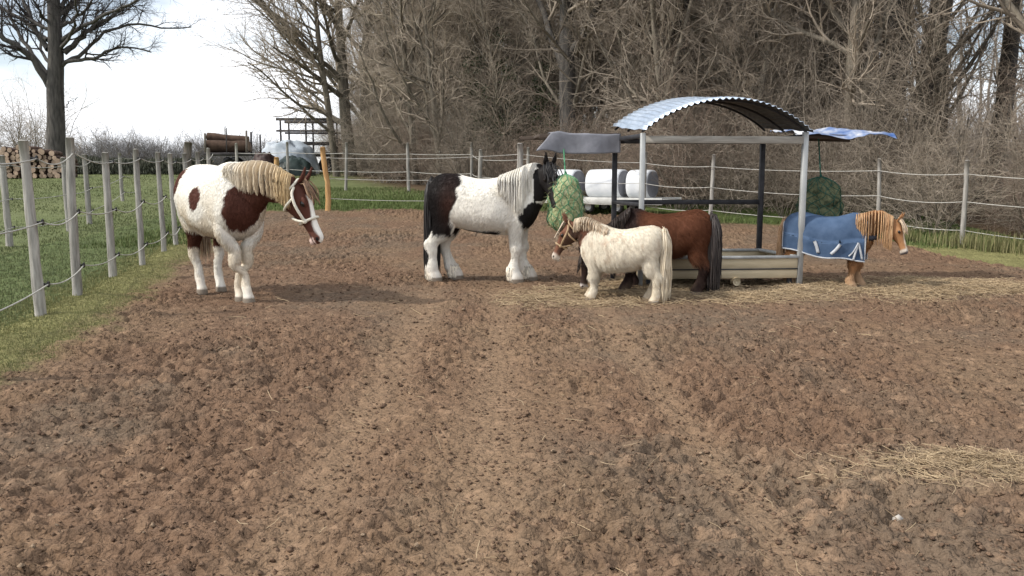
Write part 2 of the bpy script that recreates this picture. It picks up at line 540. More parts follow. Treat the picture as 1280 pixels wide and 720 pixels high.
# the trodden paddock soil: a fine sheet of clods and hoof dents
px_ = np.arange(-9.0, 10.6, 0.017)
py_ = [0.8]
while py_[-1] < 26.3: py_.append(py_[-1] + min(0.09, max(0.013, 0.0042 * py_[-1])))
py_ = np.array(py_)
XX, YY = np.meshgrid(px_, py_)
dm = dirt_mask(XX, YY)
big = fbm(XX * 0.45, YY * 0.3, seed=41)
rough_zone = 0.28 + 0.85 * sstep(0.35, 0.68, fbm(XX * 0.7, YY * 0.45, seed=45))
r1 = 1 - np.abs(2 * fbm(XX * 5.0, YY * 7.0, oct=2, seed=51) - 1)
c1 = vnoise(XX * 9, YY * 12, seed=55); c2 = vnoise(XX * 19, YY * 24, seed=56); c3 = vnoise(XX * 33, YY * 40, seed=57)
h = (fbm(XX * 0.9, YY * 0.9, seed=61) - 0.5) * 0.07 + rough_zone * (0.016 * (r1 - 0.6) + 0.020 * (sstep(0.30, 0.7, c1) - 0.5) + 0.028 * (sstep(0.35, 0.65, c2) - 0.5) + 0.026 * (sstep(0.32, 0.68, c3) - 0.5))
dent = sstep(0.70, 0.86, vnoise(XX * 4.3 + 3, YY * 5.0, seed=65))
h -= dent * 0.045 * rough_zone
# wheel tracks running away from the viewer
trk = 0
for x0, y0, x1, y1 in ((-0.80, 2.8, -0.98, 9.5), (-0.10, 2.8, -0.14, 9.5), (1.05, 2.8, 0.9, 6.5)):
    tx = np.interp(YY, [y0, y1], [x0, x1]) + (fbm(YY * 0.5, YY * 0, seed=71) - 0.5) * 0.2
    trk = np.maximum(trk, np.exp(-((XX - tx) / (0.20 if x0 < 0.5 else 0.13)) ** 2) * (1 - sstep(9, 12, YY)))
h = h * (1 - 0.68 * trk) - 0.018 * trk
sf = straw_field(XX, YY)
h = h * (1 - 0.3 * sf) + sf * 0.03
gr = (fbm(XX * 2, YY * 2, seed=75) - 0.5) * 0.08 + (vnoise(XX * 9, YY * 9, seed=76) - 0.5) * 0.03
h = h * dm + gr * (1 - dm)
bump_left = np.exp(-((XX - np.interp(YY, _edge_l[np.argsort(_edge_l[:, 1]), 1], np.sort(_edge_l[:, 0])[::-1]) + 0.35) / 0.4) ** 2) * 0.06
ZZ = terrain(XX, YY) + h + bump_left
red = np.array([0.168, 0.107, 0.070]); gre = np.array([0.140, 0.112, 0.082]); tan = np.array([0.200, 0.134, 0.084]); drk = np.array([0.120, 0.079, 0.055])
k1 = sstep(0.40, 0.70, fbm(XX * 0.8 + 9, YY * 0.6, oct=5, gain=0.62, seed=81))[..., None]
k2 = sstep(0.48, 0.70, fbm(XX * 0.9, YY * 0.7 + 4, seed=84))[..., None]
C = red * (1 - 0.6 * k1) + gre * 0.6 * k1
C = C * (1 - 0.6 * k2) + tan * 0.6 * k2
C = C * (1 - 0.7 * trk[..., None]) + np.array([0.235, 0.160, 0.102]) * 0.7 * trk[..., None]
# darker lumps in the soil colour, weaker on the wheel tracks
k3 = (sstep(0.60, 0.80, fbm(XX * 7, YY * 9, oct=3, seed=87)) * 0.55 * (1 - 0.7 * trk))[..., None]
C = C * (1 - k3) + drk * k3
k4 = (sstep(0.62, 0.82, fbm(XX * 11, YY * 15, oct=2, seed=88)) * 0.55)[..., None]
C = C * (1 - k4) + np.array([0.30, 0.20, 0.13]) * k4
sc_ = sf[..., None] * 0.75
C = C * (1 - sc_) + np.array([0.40, 0.305, 0.20]) * sc_
ver = np.array([0.205, 0.195, 0.085]); past = np.array([0.105, 0.132, 0.055])
o = np.argsort(_edge_l[:, 1]); xl = np.interp(YY, _edge_l[o, 1], _edge_l[o, 0])
pm = (sstep(0.55, 1.05, (xl - XX) + (fbm(XX * 2, YY * 2, seed=91) - 0.5) * 0.6))[..., None]
gn = fbm(XX * 3, YY * 3, seed=92)[..., None]
Cgr = (ver * (1 - pm) + past * pm) * (0.75 + 0.5 * gn)
backm = ((YY > 16.0) * sstep(-0.5, 0.5, XX - xl))[..., None]
Cgr = Cgr * (1 - backm) + np.array([0.085, 0.115, 0.038]) * (0.7 + 0.6 * gn) * backm
C = C * dm[..., None] + Cgr * (1 - dm[..., None])
nx, ny = len(px_), len(py_)
ii, jj = np.meshgrid(np.arange(nx - 1), np.arange(ny - 1))
a = (jj * nx + ii).ravel()
Fq = np.stack([a, a + 1, a + nx + 1, a + nx], -1)
me = new_mesh('paddock_soil', np.stack([XX, YY, ZZ], -1), Fq, M['soil'], C.reshape(-1, 3))
obj('paddock_soil', me, kind='structure')
SOIL = (px_, py_, ZZ, sf, dm)


def soil_z(x, y):
    x = np.asarray(x, float); y = np.asarray(y, float)
    i = np.clip(np.searchsorted(px_, x), 1, nx - 1); j = np.clip(np.searchsorted(py_, y), 1, ny - 1)
    return SOIL[2][j, i]


# crumbs of soil lying loose
def clods(n, seed):
    r = np.random.default_rng(seed)
    y = 1.9 * np.exp(r.random(n) * math.log(13 / 1.9)); x = (r.random(n) * 2 - 1) * (0.72 * y + 0.5)
    k = (dirt_mask(x, y) > 0.8) & (x > -9) & (x < 10)
    x, y = x[k], y[k]
    z = soil_z(x, y)
    s = 0.004 + 0.011 * r.random(len(x)) ** 3 + 0.0009 * y
    base = np.array([[1, 0, 0], [-1, 0, 0], [0, 1, 0], [0, -1, 0], [0, 0, 1], [0, 0, -0.6]], float)
    fc = np.array([[0, 2, 4], [2, 1, 4], [1, 3, 4], [3, 0, 4], [2, 0, 5], [1, 2, 5], [3, 1, 5], [0, 3, 5]])
    V = base[None] * (0.6 + 0.8 * r.random((len(x), 6, 1)))
    a = r.random(len(x)) * 6.28
    V = np.stack([V[..., 0] * np.cos(a)[:, None] - V[..., 1] * np.sin(a)[:, None], V[..., 0] * np.sin(a)[:, None] + V[..., 1] * np.cos(a)[:, None], V[..., 2] * 0.7], -1)
    V = V * s[:, None, None] + np.stack([x, y, z + s * 0.15], -1)[:, None]
    F = (fc[None] + 6 * np.arange(len(x))[:, None, None]).reshape(-1, 3)
    t = r.random((len(x), 1))
    c = np.where(t < 0.45, np.array([0.150, 0.098, 0.067]), np.where(t < 0.95, np.array([0.190, 0.126, 0.085]), np.array([0.30, 0.22, 0.15])))
    return new_mesh('soil_crumbs', V.reshape(-1, 3), F, M['soil'], np.repeat(c, 6, 0), smooth=False)


obj('soil_crumbs', clods(15000, 3), kind='stuff')


# grass blades
def blades(x, y, z, hgt, wid, c1, c2, seed, name, lean=0.5):
    r = np.random.default_rng(seed)
    n = len(x)
    a = r.random(n) * 6.28
    hh = hgt * (0.5 + 0.9 * r.random(n))
    b = np.stack([x, y, z - 0.01], -1)
    sd_ = np.stack([np.cos(a), np.sin(a), 0 * a], -1) * wid / 2
    l = np.stack([-np.sin(a), np.cos(a), 0 * a], -1) * (hh * lean * (r.random(n) - 0.3))[:, None]
    up = np.stack([0 * a, 0 * a, hh], -1)
    V = np.stack([b - sd_, b + sd_, b + up * 0.55 + l * 0.3 + sd_ * 0.7, b + up * 0.55 + l * 0.3 - sd_ * 0.7, b + up + l], 1)
    o5 = 5 * np.arange(n)[:, None]
    F4 = np.array([[0, 1, 2, 3]]) + o5
    F3 = np.array([[3, 2, 4]]) + o5
    t = r.random((n, 1))
    c = np.asarray(c1) * (1 - t) + np.asarray(c2) * t
    return new_mesh(name, V.reshape(-1, 3), [F4, F3], M['grass'], np.repeat(c, 5, 0))


r = np.random.default_rng(21)
n = 90000
y = 4.0 * np.exp(r.random(n) * math.log(23 / 4.0))
xl = np.interp(y, _edge_l[o, 1], _edge_l[o, 0])
x = xl + 0.25 - 1.35 * r.random(n) ** 0.9
k = (dirt_mask(x, y) < 0.45 + 0.3 * r.random(n)) & (x > -8.9)
x, y = x[k], y[k]
obj('verge_grass', blades(x, y, soil_z(x, y), 0.026, 0.007, (0.235, 0.215, 0.10), (0.165, 0.18, 0.07), 22, 'verge_grass'), kind='stuff')
n = 120000
y = 5.0 * np.exp(r.random(n) * math.log(60 / 5.0))
xl = np.interp(y, _edge_l[o, 1], _edge_l[o, 0])
x = xl - 0.55 - (0.2 + 0.50 * y) * r.random(n)
k = (dirt_mask(x, y) < 0.4) & (x < np.interp(y, [0, 20, 30, 70], [9, -6, -3, -9]))
x, y = x[k], y[k]
z = np.where((x > -9) & (y < 26.2), soil_z(x, y), terrain(x, y))
wd = 0.006 + 0.0006 * y
obj('pasture_grass', blades(x, y, z, 0.03 + 0.0007 * y, wd[:, None], (0.105, 0.135, 0.055), (0.165, 0.175, 0.082), 24, 'pasture_grass'), kind='stuff')
n = 90000
y = 15.5 + 15 * r.random(n); x = -8 + 18 * r.random(n)
wx = np.interp(y, [-20, 12, 15.8, 17.7, 20, 22.5, 29.5, 40], [14, 10.5, 9.4, 8.7, 5.8, 2.8, -4.2, -8.5])
k = ((dirt_mask(x, y) < 0.5) | (y > 26)) & (x < wx + 0.8)
x, y = x[k], y[k]
z = np.where((x > -9) & (y < 26.2), soil_z(x, y), terrain(x, y))
obj('back_grass', blades(x, y, z, 0.085, 0.018, (0.075, 0.115, 0.032), (0.13, 0.15, 0.055), 25, 'back_grass', 0.9), kind='stuff')
# taller bleached tufts along the back fence
n = 9000
t = r.random(n)
tx = 1.5 + 8.0 * t
ty = np.interp(tx, [-5.75, 4.7, 7.7, 8.5, 10], [26.0, 19.6, 17.3, 15.6, 12.6]) + r.normal(0, 0.4, n)
k = (fbm(tx * 1.4, ty * 1.4, seed=33) > 0.42) & (dirt_mask(tx, ty) < 0.6)
tx, ty = tx[k], ty[k]
obj('dry_grass_tufts', blades(tx, ty, soil_z(tx, ty), 0.30, 0.012, (0.26, 0.23, 0.12), (0.12, 0.14, 0.05), 27, 'dry_grass_tufts', 0.8), kind='stuff')


# straw stems
def straw(n, seed):
    r = np.random.default_rng(seed)
    x = -0.5 + 8 * r.random(n); y = 8.2 + 3.6 * r.random(n)
    c = G(1165, 592)
    m = n // 18
    x[:m] = c[0] + 0.10 + r.normal(0, 0.45, m); y[:m] = c[1] + r.normal(0, 0.2, m)
    keep = straw_field(x, y) > r.random(n) * 0.9 + 0.05
    x, y = x[keep], y[keep]
    e = 190                                            # a few strewn stems
    ye = 2.6 * np.exp(r.random(e) * math.log(11 / 2.6)); xe = (r.random(e) * 1.5 - 0.6) * 0.6 * ye
    kk = dirt_mask(xe, ye) > 0.8
    x = np.concatenate([x, xe[kk]]); y = np.concatenate([y, ye[kk]])
    z = soil_z(x, y)
    n = len(x)
    a = r.random(n) * 6.28; Ln = (0.05 + 0.16 * r.random(n)) * np.where(y < 7, 0.6, 1); tl = r.normal(0, 0.18, n)
    near = np.where(y < 7, 0.5, 1.0)
    d = np.stack([np.cos(a), np.sin(a), tl], -1) * Ln[:, None] / 2
    b = np.stack([x, y, z + 0.012 + 0.03 * r.random(n) * near], -1)
    q = b + np.stack([-np.sin(a), np.cos(a), 0 * a], -1) * (r.normal(0, 0.12, n) * Ln)[:, None]
    Pt = np.stack([b - d, q, b + d], 1)
    wd = (0.0018 + 0.0016 * r.random(n)) * np.where(y < 7, 0.6, 1.0)
    V, F = tubes(Pt, np.repeat(wd[:, None], 3, 1), 3)
    t = r.random((n, 1))
    c = np.array([0.52, 0.40, 0.25]) * (1 - t) + np.array([0.28, 0.205, 0.13]) * t
    return new_mesh('straw_litter', V, F, M['straw'], np.repeat(c, 9, 0))


obj('straw_litter', straw(60000, 7), kind='stuff')

pst = G(1123, 637)
mb = MB()
th = np.linspace(0, 2 * np.pi, 9)[:-1]
Vs = [[0.019 * np.cos(t) * (1 + 0.35 * math.sin(3 * t + 1)), 0.013 * np.sin(t), q * 0.8] for q, s_ in ((-0.01, 1), (0.012, 1)) for t in th] + [[0.003, 0.002, 0.026]]
Fs = [[i, (i + 1) % 8, 8 + (i + 1) % 8, 8 + i] for i in range(8)]
mb.add(Vs, Fs); mb.F3.append(np.array([[8 + i, 8 + (i + 1) % 8, 16] for i in range(8)]))
st = mb.build('stone', M['stone'], label='small pale stone lying alone on the brown soil in the right foreground', cat='stone')
st.location = (pst[0], pst[1], float(soil_z(pst[0], pst[1])) + 0.008)


# ------------------------------------------------------------------ fences
def post_mesh(hgt, r0, seed, square=False, crook=0.0, mtl='post', sides=9):
    rr = np.random.default_rng(seed)
    K = 9
    zz = np.linspace(-0.15, hgt, K)
    pts = np.stack([crook * np.sin(zz * 3 + seed) + rr.normal(0, r0 * 0.06, K), crook * np.cos(zz * 2.3 + seed) + rr.normal(0, r0 * 0.06, K), zz], -1)
    rad = r0 * (1.08 - 0.16 * (zz / hgt)) * (1 + rr.normal(0, 0.035, K))
    mb = MB()
    mb.tube(pts, rad, sides)
    mb.tube([pts[-1], pts[-1] + [0, 0, r0 * 0.25]], [rad[-1] * 0.98, rad[-1] * 0.55], sides)   # the chamfered top
    return mb.mesh('fence_post', M[mtl])


def insulator_mesh():
    mb = MB()
    mb.tube([[0, 0, 0], [0.02, 0, 0], [0.045, 0, 0]], [0.012, 0.012, 0.012], 7)
    a = np.linspace(0, 2 * np.pi, 11)
    mb.tube(np.stack([0.06 + 0 * a, 0.022 * np.cos(a), 0.022 * np.sin(a)], -1), 0.010, 6, cap=False)
    return mb.mesh('insulator', M['black_plastic'])


INS = insulator_mesh()


def rope_between(parent, A, B, sag, rad, seed, name='rope', m='rope'):
    t = np.linspace(0, 1, 13)
    A, B = np.asarray(A), np.asarray(B)
    pts = A[None] * (1 - t)[:, None] + B[None] * t[:, None]
    pts[:, 2] -= sag * 4 * t * (1 - t)
    mb = MB(); mb.tube(pts, rad, 5)
    return mb.build(name, M[m], parent, smooth=True)


def fence(name, posts, levels, label, group=None, rope_r=0.006, ins=True, cat='fence', side=1, sag=0.05, skip=()):
    """posts: (x, y, height, radius, material, lean x, lean y)"""
    root = thing(name, (0, 0, 0), label, cat, group=group)
    pos = []
    for i, (x, y, hgt, r0, mtl, lx, ly) in enumerate(posts):
        z = float(soil_z(x, y)) if (-9 < x < 10.5 and 0.8 < y < 26) else gz(x, y)
        p = obj('fence_post', post_mesh(hgt, r0, i * 7 + int(abs(x) * 10), mtl=mtl, crook=0.035 if mtl == 'post_raw' else 0.004), root)
        p.location = (x, y, z); p.rotation_euler = (ly, lx, i * 1.3)
        p.rotation_mode = 'XYZ'
        L_ = []
        for lv in levels:
            h_ = lv * hgt + rng.normal(0, 0.015)
            dx, dy = h_ * math.sin(lx), -h_ * math.sin(ly)
            q = np.array([x + dx, y + dy, z + h_])
            if ins:
                nxt = posts[min(i + 1, len(posts) - 1)]; prv = posts[max(i - 1, 0)]
                tg = math.atan2(nxt[1] - prv[1], nxt[0] - prv[0])
                na = tg - side * math.pi / 2
                b = obj('insulator', INS, p)
                # the post is turned and leaning: undo that for the child
                b.matrix_parent_inverse = p.matrix_basis.inverted()
                b.location = tuple(q + np.array([math.cos(na), math.sin(na), 0]) * (r0 * 0.75)); b.rotation_euler = (0, 0, na)
                q = q + np.array([math.cos(na), math.sin(na), 0]) * (r0 * 0.75 + 0.06)
            L_.append(q)
        pos.append(L_)
    for i in range(len(posts) - 1):
        if i in skip: continue
        for k in range(len(levels)):
            rope_between(root, pos[i][k], pos[i + 1][k], sag * (0.6 + 0.8 * rng.random()), rope_r, i)
    return root


fp = [(-95, 480), (51, 399), (97, 377), (141, 350), (178, 336), (205, 318), (220, 310)]
pl = []
for i, (a, b) in enumerate(fp):
    g = G(a, b)
    pl.append((g[0], g[1], 1.68 + 0.03 * rng.normal(), 0.047 if i < 4 else 0.043, 'post', -0.02 + 0.012 * rng.normal(), 0.01 * rng.normal()))
dv = np.array([pl[-1][0] - pl[1][0], pl[-1][1] - pl[1][1]]); dv /= np.linalg.norm(dv)
for q in (1.7, 3.6, 5.4):
    pl.append((pl[6][0] + dv[0] * q, pl[6][1] + dv[1] * q, 1.66, 0.05, 'post', 0.01, 0))
fence('rope_fence', pl, (0.92, 0.55, 0.19), 'nearest grey wooden post fence with sagging ropes, along the left grass verge', side=1, rope_r=0.007, sag=0.07)

pl = []
for (a, b, hgt) in ((-120, 345, 1.68), (12, 308, 1.70), (87, 288, 1.6), (112, 279, 1.62), (153, 252, 1.45), (172, 247, 1.4)):
    g = G(a, b)
    pl.append((g[0], g[1], hgt, 0.06 if a < 130 else 0.05, 'post', 0.015 * rng.normal(), 0.01 * rng.normal()))
pl.sort(key=lambda q: q[1])
fence('rope_fence', pl, (0.9, 0.52, 0.2), 'second grey post and rope fence standing inside the left pasture behind the nearest one', side=1, rope_r=0.008, sag=0.06)

# a low line of rope lying across the pasture, and the stout brown post by the log trailer
def fixed(px, Y, hgt, r0, mtl, lx=0.0, ly=0.0):
    p = P(px, 300, Y)
    return (p[0], Y, hgt, r0, mtl, lx, ly)


near_back = [fixed(411, 23.0, 1.72, 0.075, 'post_raw', -0.035), fixed(650, 22.5, 1.80, 0.085, 'post', 0.01), fixed(803, 21.4, 1.62, 0.042, 'post', -0.03),
             fixed(887, 20.0, 1.62, 0.046, 'post', -0.045), fixed(1097, 17.7, 1.62, 0.042, 'post', -0.04), fixed(1203, 15.8, 1.62, 0.046, 'post', -0.01), (9.9, 12.6, 1.62, 0.06, 'post', 0, 0)]
fence('rope_fence', near_back, (0.84, 0.52, 0.20), 'pale rope fence behind the shelter, starting at a raw orange wooden post on its left', side=1, rope_r=0.0075, ins=False, sag=0.06)
far_back = [fixed(300, 30.5, 1.6, 0.05, 'post'), fixed(363, 30.2, 1.65, 0.05, 'post'), fixed(434, 29.5, 1.65, 0.05, 'post', -0.05), fixed(512, 29.0, 1.65, 0.055, 'post', 0.01),
            fixed(590, 27.6, 1.7, 0.05, 'post', 0.01), fixed(599, 27.0, 1.5, 0.07, 'post', 0.05), fixed(660, 26.0, 1.6, 0.05, 'post')]
fence('rope_fence', far_back, (0.78, 0.42), 'farthest thin post and rope fence before the reddish brush at the wood edge', side=1, rope_r=0.0095, ins=False, sag=0.03)

# ------------------------------------------------------------------ horses
def frames(C):
    T = np.gradient(C, axis=0)
    T /= np.linalg.norm(T, axis=1, keepdims=True) + 1e-9
    return T


def loft(mb, C, Rv, Uv, w, hu, hd, m=22, e=2.2):
    """closed loft of super-ellipse rings"""
    th = np.arange(m) / m * 2 * np.pi
    cs, sn = np.cos(th), np.sin(th)
    cx = np.sign(cs) * np.abs(cs) ** (2 / e); sx = np.sign(sn) * np.abs(sn) ** (2 / e)
    n = len(C)
    hh = np.where(sx[None] > 0, hu[:, None], hd[:, None])
    V = C[:, None] + Rv[:, None] * (w[:, None] * cx[None])[..., None] + Uv[:, None] * (hh * sx[None])[..., None]
    V = V.reshape(-1, 3)
    F = []
    for i in range(n - 1):
        for j in range(m):
            F.append([i * m + j, i * m + (j + 1) % m, (i + 1) * m + (j + 1) % m, (i + 1) * m + j])
    n0 = mb.n
    mb.add(V, F)
    c0 = mb.n
    mb.add(np.array([C[0], C[-1]]), np.zeros((0, 3), int))
    mb.F3.append(np.array([[n0 + (j + 1) % m, n0 + j, c0] for j in range(m)]))
    b = n0 + (n - 1) * m
    mb.F3.append(np.array([[b + j, b + (j + 1) % m, c0 + 1] for j in range(m)]))


def remeshed(mb, voxel, iters, mask=None):
    me = mb.mesh('tmp', None)
    o = bpy.data.objects.new('tmp', me)
    sc.collection.objects.link(o)
    md = o.modifiers.new('r', 'REMESH'); md.mode = 'VOXEL'; md.voxel_size = voxel; md.adaptivity = 0
    dg = bpy.context.evaluated_depsgraph_get()
    ev = o.evaluated_get(dg)
    m2 = bpy.data.meshes.new_from_object(ev, depsgraph=dg)
    bpy.data.objects.remove(o); bpy.data.meshes.remove(me)
    n = len(m2.vertices)
    V = np.empty(n * 3); m2.vertices.foreach_get('co', V); V = V.reshape(-1, 3)
    E = np.empty(len(m2.edges) * 2, np.int32); m2.edges.foreach_get('vertices', E); E = E.reshape(-1, 2)
    deg = np.bincount(E.ravel(), minlength=n)[:, None].astype(float)

    def lap(V):
        S = np.zeros_like(V)
        for k in range(3):
            S[:, k] = np.bincount(E[:, 0], V[E[:, 1], k], n) + np.bincount(E[:, 1], V[E[:, 0], k], n)
        return S / np.maximum(deg, 1) - V
    wt = mask(V)[:, None] if mask is not None else 0
    for _ in range(iters):
        V = V + 0.55 * lap(V)
        V = V - 0.50 * lap(V) if _ % 2 else V
    for _ in range(17):
        V = V + 0.6 * wt * lap(V)
    m2.vertices.foreach_set('co', V.astype(np.float32).ravel())
    m2.update()
    return m2, V


TORSO = [  # x, top, bottom, half width, of withers height 1
    (-0.525, 0.83, 0.70, 0.045), (-0.50, 0.90, 0.62, 0.125), (-0.44, 0.965, 0.56, 0.178), (-0.35, 0.995, 0.535, 0.205), (-0.25, 0.985, 0.525, 0.213),
    (-0.14, 0.955, 0.515, 0.222), (-0.02, 0.935, 0.495, 0.236), (0.10, 0.94, 0.485, 0.234), (0.20, 0.965, 0.485, 0.215), (0.29, 1.0, 0.495, 0.185),
    (0.37, 0.985, 0.515, 0.165), (0.44, 0.92, 0.545, 0.150), (0.50, 0.84, 0.60, 0.118), (0.535, 0.76, 0.66, 0.05)]


class Horse:
    def __init__(s, name, loc, yaw, H, label, *, length=1.0, depth=1.0, girth=1.0, bone=1.0, poll, head_yaw, head_pitch, head=0.40,
                 neck_mid=None, neckw=1.0, legs, color, voxel=0.010, cat='horse', feather=0.0, rump=1.0, smooth=7, fuzz=0.0, fur=None):
        s.H = H; s.name = name
        s.root_args = (name, loc, label, cat, yaw)
        mb = MB()
        # trunk
        T = np.array(TORSO); T[:, 0] *= length
        T[:, 2] = T[:, 1] - (T[:, 1] - T[:, 2]) * (1 + (depth - 1) * sstep(-0.5, -0.1, T[:, 0]))
        T[:, 3] *= girth
        back = T[:, 0] < -0.2
        T[back, 3] *= rump
        R = crom(T, 70)
        C = np.stack([R[:, 0], 0 * R[:, 0], (R[:, 1] + R[:, 2]) / 2], -1)
        hh = np.maximum((R[:, 1] - R[:, 2]) / 2, 0.01)
        yv = np.tile([0, 1.0, 0], (70, 1)); zv = np.tile([0, 0, 1.0], (70, 1))
        # the barrel is widest below its middle
        loft(mb, C - zv * (hh * 0.10)[:, None], yv, zv, np.maximum(R[:, 3], 0.012), hh * 1.10, hh * 0.90, 26, 2.25)
        s.T = T
        # neck and head
        poll = np.array(poll, float)
        base = np.array([0.335 * length, 0, 0.775])
        mid = np.array(neck_mid, float) if neck_mid is not None else (base * 0.5 + poll * 0.5) + np.array([0.0, 0, 0.015])
        hp, hy = math.radians(head_pitch), math.radians(head_yaw)
        d = np.array([math.cos(hp) * math.cos(hy), math.cos(hp) * math.sin(hy), math.sin(hp)])
        r_ = np.array([-math.sin(hy), math.cos(hy), 0]); u_ = np.cross(d, r_)
        Lh = head
        s.poll, s.d, s.r, s.u, s.L = poll, d, r_, u_, Lh
        end = poll + d * 0.04 * Lh - u_ * 0.10 * Lh
        rows = [(*(base - (mid - base) * 0.25), 0.20, 0.20, 0.125), (*base, 0.195, 0.205, 0.12), (*(base * 0.5 + mid * 0.5), 0.165, 0.175, 0.098),
                (*mid, 0.135, 0.138, 0.082), (*(mid * 0.45 + end * 0.55), 0.112, 0.112, 0.070), (*end, 0.088, 0.088, 0.062)]
        Q = crom(rows, 34)
        Cn = Q[:, :3]; Tn = frames(Cn)
        Rn = np.cross([0, 0, 1.0], Tn); Rn /= np.linalg.norm(Rn, axis=1, keepdims=True) + 1e-9
        Un = np.cross(Tn, Rn)
        loft(mb, Cn, Rn, Un, Q[:, 5] * neckw, Q[:, 3] * neckw, Q[:, 4] * neckw, 22, 2.1)
        s.neck = (Cn, Tn, Rn, Un, Q[:, 5] * neckw, Q[:, 3] * neckw, Q[:, 4] * neckw)
        hd = np.array([(-0.06, 0.05, -0.10, 0.085), (0.02, 0.10, -0.20, 0.120), (0.12, 0.130, -0.285, 0.150), (0.24, 0.140, -0.310, 0.172), (0.33, 0.135, -0.300, 0.178), (0.44, 0.115, -0.245, 0.142),
                       (0.56, 0.092, -0.185, 0.108), (0.68, 0.078, -0.150, 0.090), (0.80, 0.074, -0.135, 0.088), (0.90, 0.075, -0.135, 0.094), (0.97, 0.050, -0.125, 0.082), (1.01, 0.005, -0.085, 0.05)])
        s.hd = hd
        Q = crom(hd, 36)
        Ch = poll + (Q[:, 0:1] * Lh) * d + ((Q[:, 1] + Q[:, 2]) / 2 * Lh)[:, None] * u_
        hh = (Q[:, 1] - Q[:, 2]) / 2 * Lh
        loft(mb, Ch, np.tile(r_, (36, 1)), np.tile(u_, (36, 1)), Q[:, 3] * Lh, hh, hh, 22, 2.3)
        # brow ridges, nostrils, lips
        for sg in (-1, 1):
            s._blob(mb, s.hp_(0.31, 0.075, sg * 0.150), d, r_, u_, 0.085 * Lh, 0.035 * Lh, 0.05 * Lh)
            s._blob(mb, s.hp_(0.92, 0.005, sg * 0.068), d, r_, u_, 0.055 * Lh, 0.03 * Lh, 0.05 * Lh)
            s._blob(mb, s.hp_(0.22, -0.17, sg * 0.12), d, r_, u_, 0.14 * Lh, 0.05 * Lh, 0.13 * Lh)   # cheek
            # ears
            e0 = s.hp_(0.00, 0.10, sg * 0.085)
            ed = u_ * 0.75 - d * 0.62 + r_ * sg * 0.12
            ed /= np.linalg.norm(ed)
            tt = np.linspace(0, 1, 8)
            wE = 0.062 * Lh * np.array([0.75, 0.95, 1.05, 1.0, 0.88, 0.66, 0.4, 0.15])
            Ce = e0 + ed * (tt * 0.30 * Lh)[:, None] + d * (0.03 * Lh * np.sin(tt * 3.0))[:, None]
            Re = np.cross(ed, d); Re /= np.linalg.norm(Re)
            loft(mb, Ce, np.tile(Re, (8, 1)), np.tile(np.cross(Re, ed), (8, 1)), wE, np.maximum(wE * 0.5, 0.009), np.maximum(wE * 0.5, 0.009), 10, 2)
        s._blob(mb, s.hp_(0.93, -0.145, 0), d, r_, u_, 0.075 * Lh, 0.055 * Lh, 0.04 * Lh)               # lower lip
        # legs: (dx at hoof, dx at the joint)
        wl = girth
        lb = bone
        for sg, key in ((1, 'FL'), (-1, 'FR')):
            dx, dk, dy = legs.get(key, (0, 0, 0))
            x0 = 0.335 * length
            y0 = sg * 0.098 * wl
            y1 = sg * 0.088 * wl + dy
            ym = (y0 + y1) / 2
            f = feather
            rows = [(x0 - 0.035, y0 * 0.95, 0.74, 0.115, 0.075), (x0 - 0.02, y0 * 1.08, 0.66, 0.11, 0.080), (x0 + 0.0, y0 * 1.05, 0.575, 0.082 * lb, 0.066 * lb), (x0 + dk * 0.4, y0, 0.49, 0.062 * lb, 0.052 * lb), (x0 + dk * 0.75, ym, 0.38, 0.047 * lb, 0.041 * lb),
                    (x0 + 0.008 + dk, ym, 0.305, 0.048 * lb, 0.044 * lb), (x0 + 0.004 + dk, ym, 0.265, 0.037 * lb, 0.035 * lb), (x0 + dk * .75 + dx * .25, y1, 0.20, 0.028 * lb * (1 + f * 0.3), 0.025 * lb * (1 + f * .3)),
                    (x0 - 0.004 + dk * .3 + dx * .7, y1, 0.115, 0.036 * lb * (1 + f), 0.034 * lb * (1 + f)), (x0 + 0.006 + dx, y1, 0.085, 0.035 * lb * (1 + f * 1.2), 0.034 * lb * (1 + f * 1.2)), (x0 + 0.022 + dx, y1, 0.05, 0.037 * lb * (1 + f * 1.3), 0.037 * lb * (1 + f * 1.3)),
                    (x0 + 0.032 + dx, y1, 0.022, 0.047 * lb * (1 + f * .7), 0.044 * lb * (1 + f * .7)), (x0 + 0.037 + dx, y1, -0.012, 0.052 * lb * (1 + f * .5), 0.048 * lb * (1 + f * .5))]
            s._leg(mb, rows)
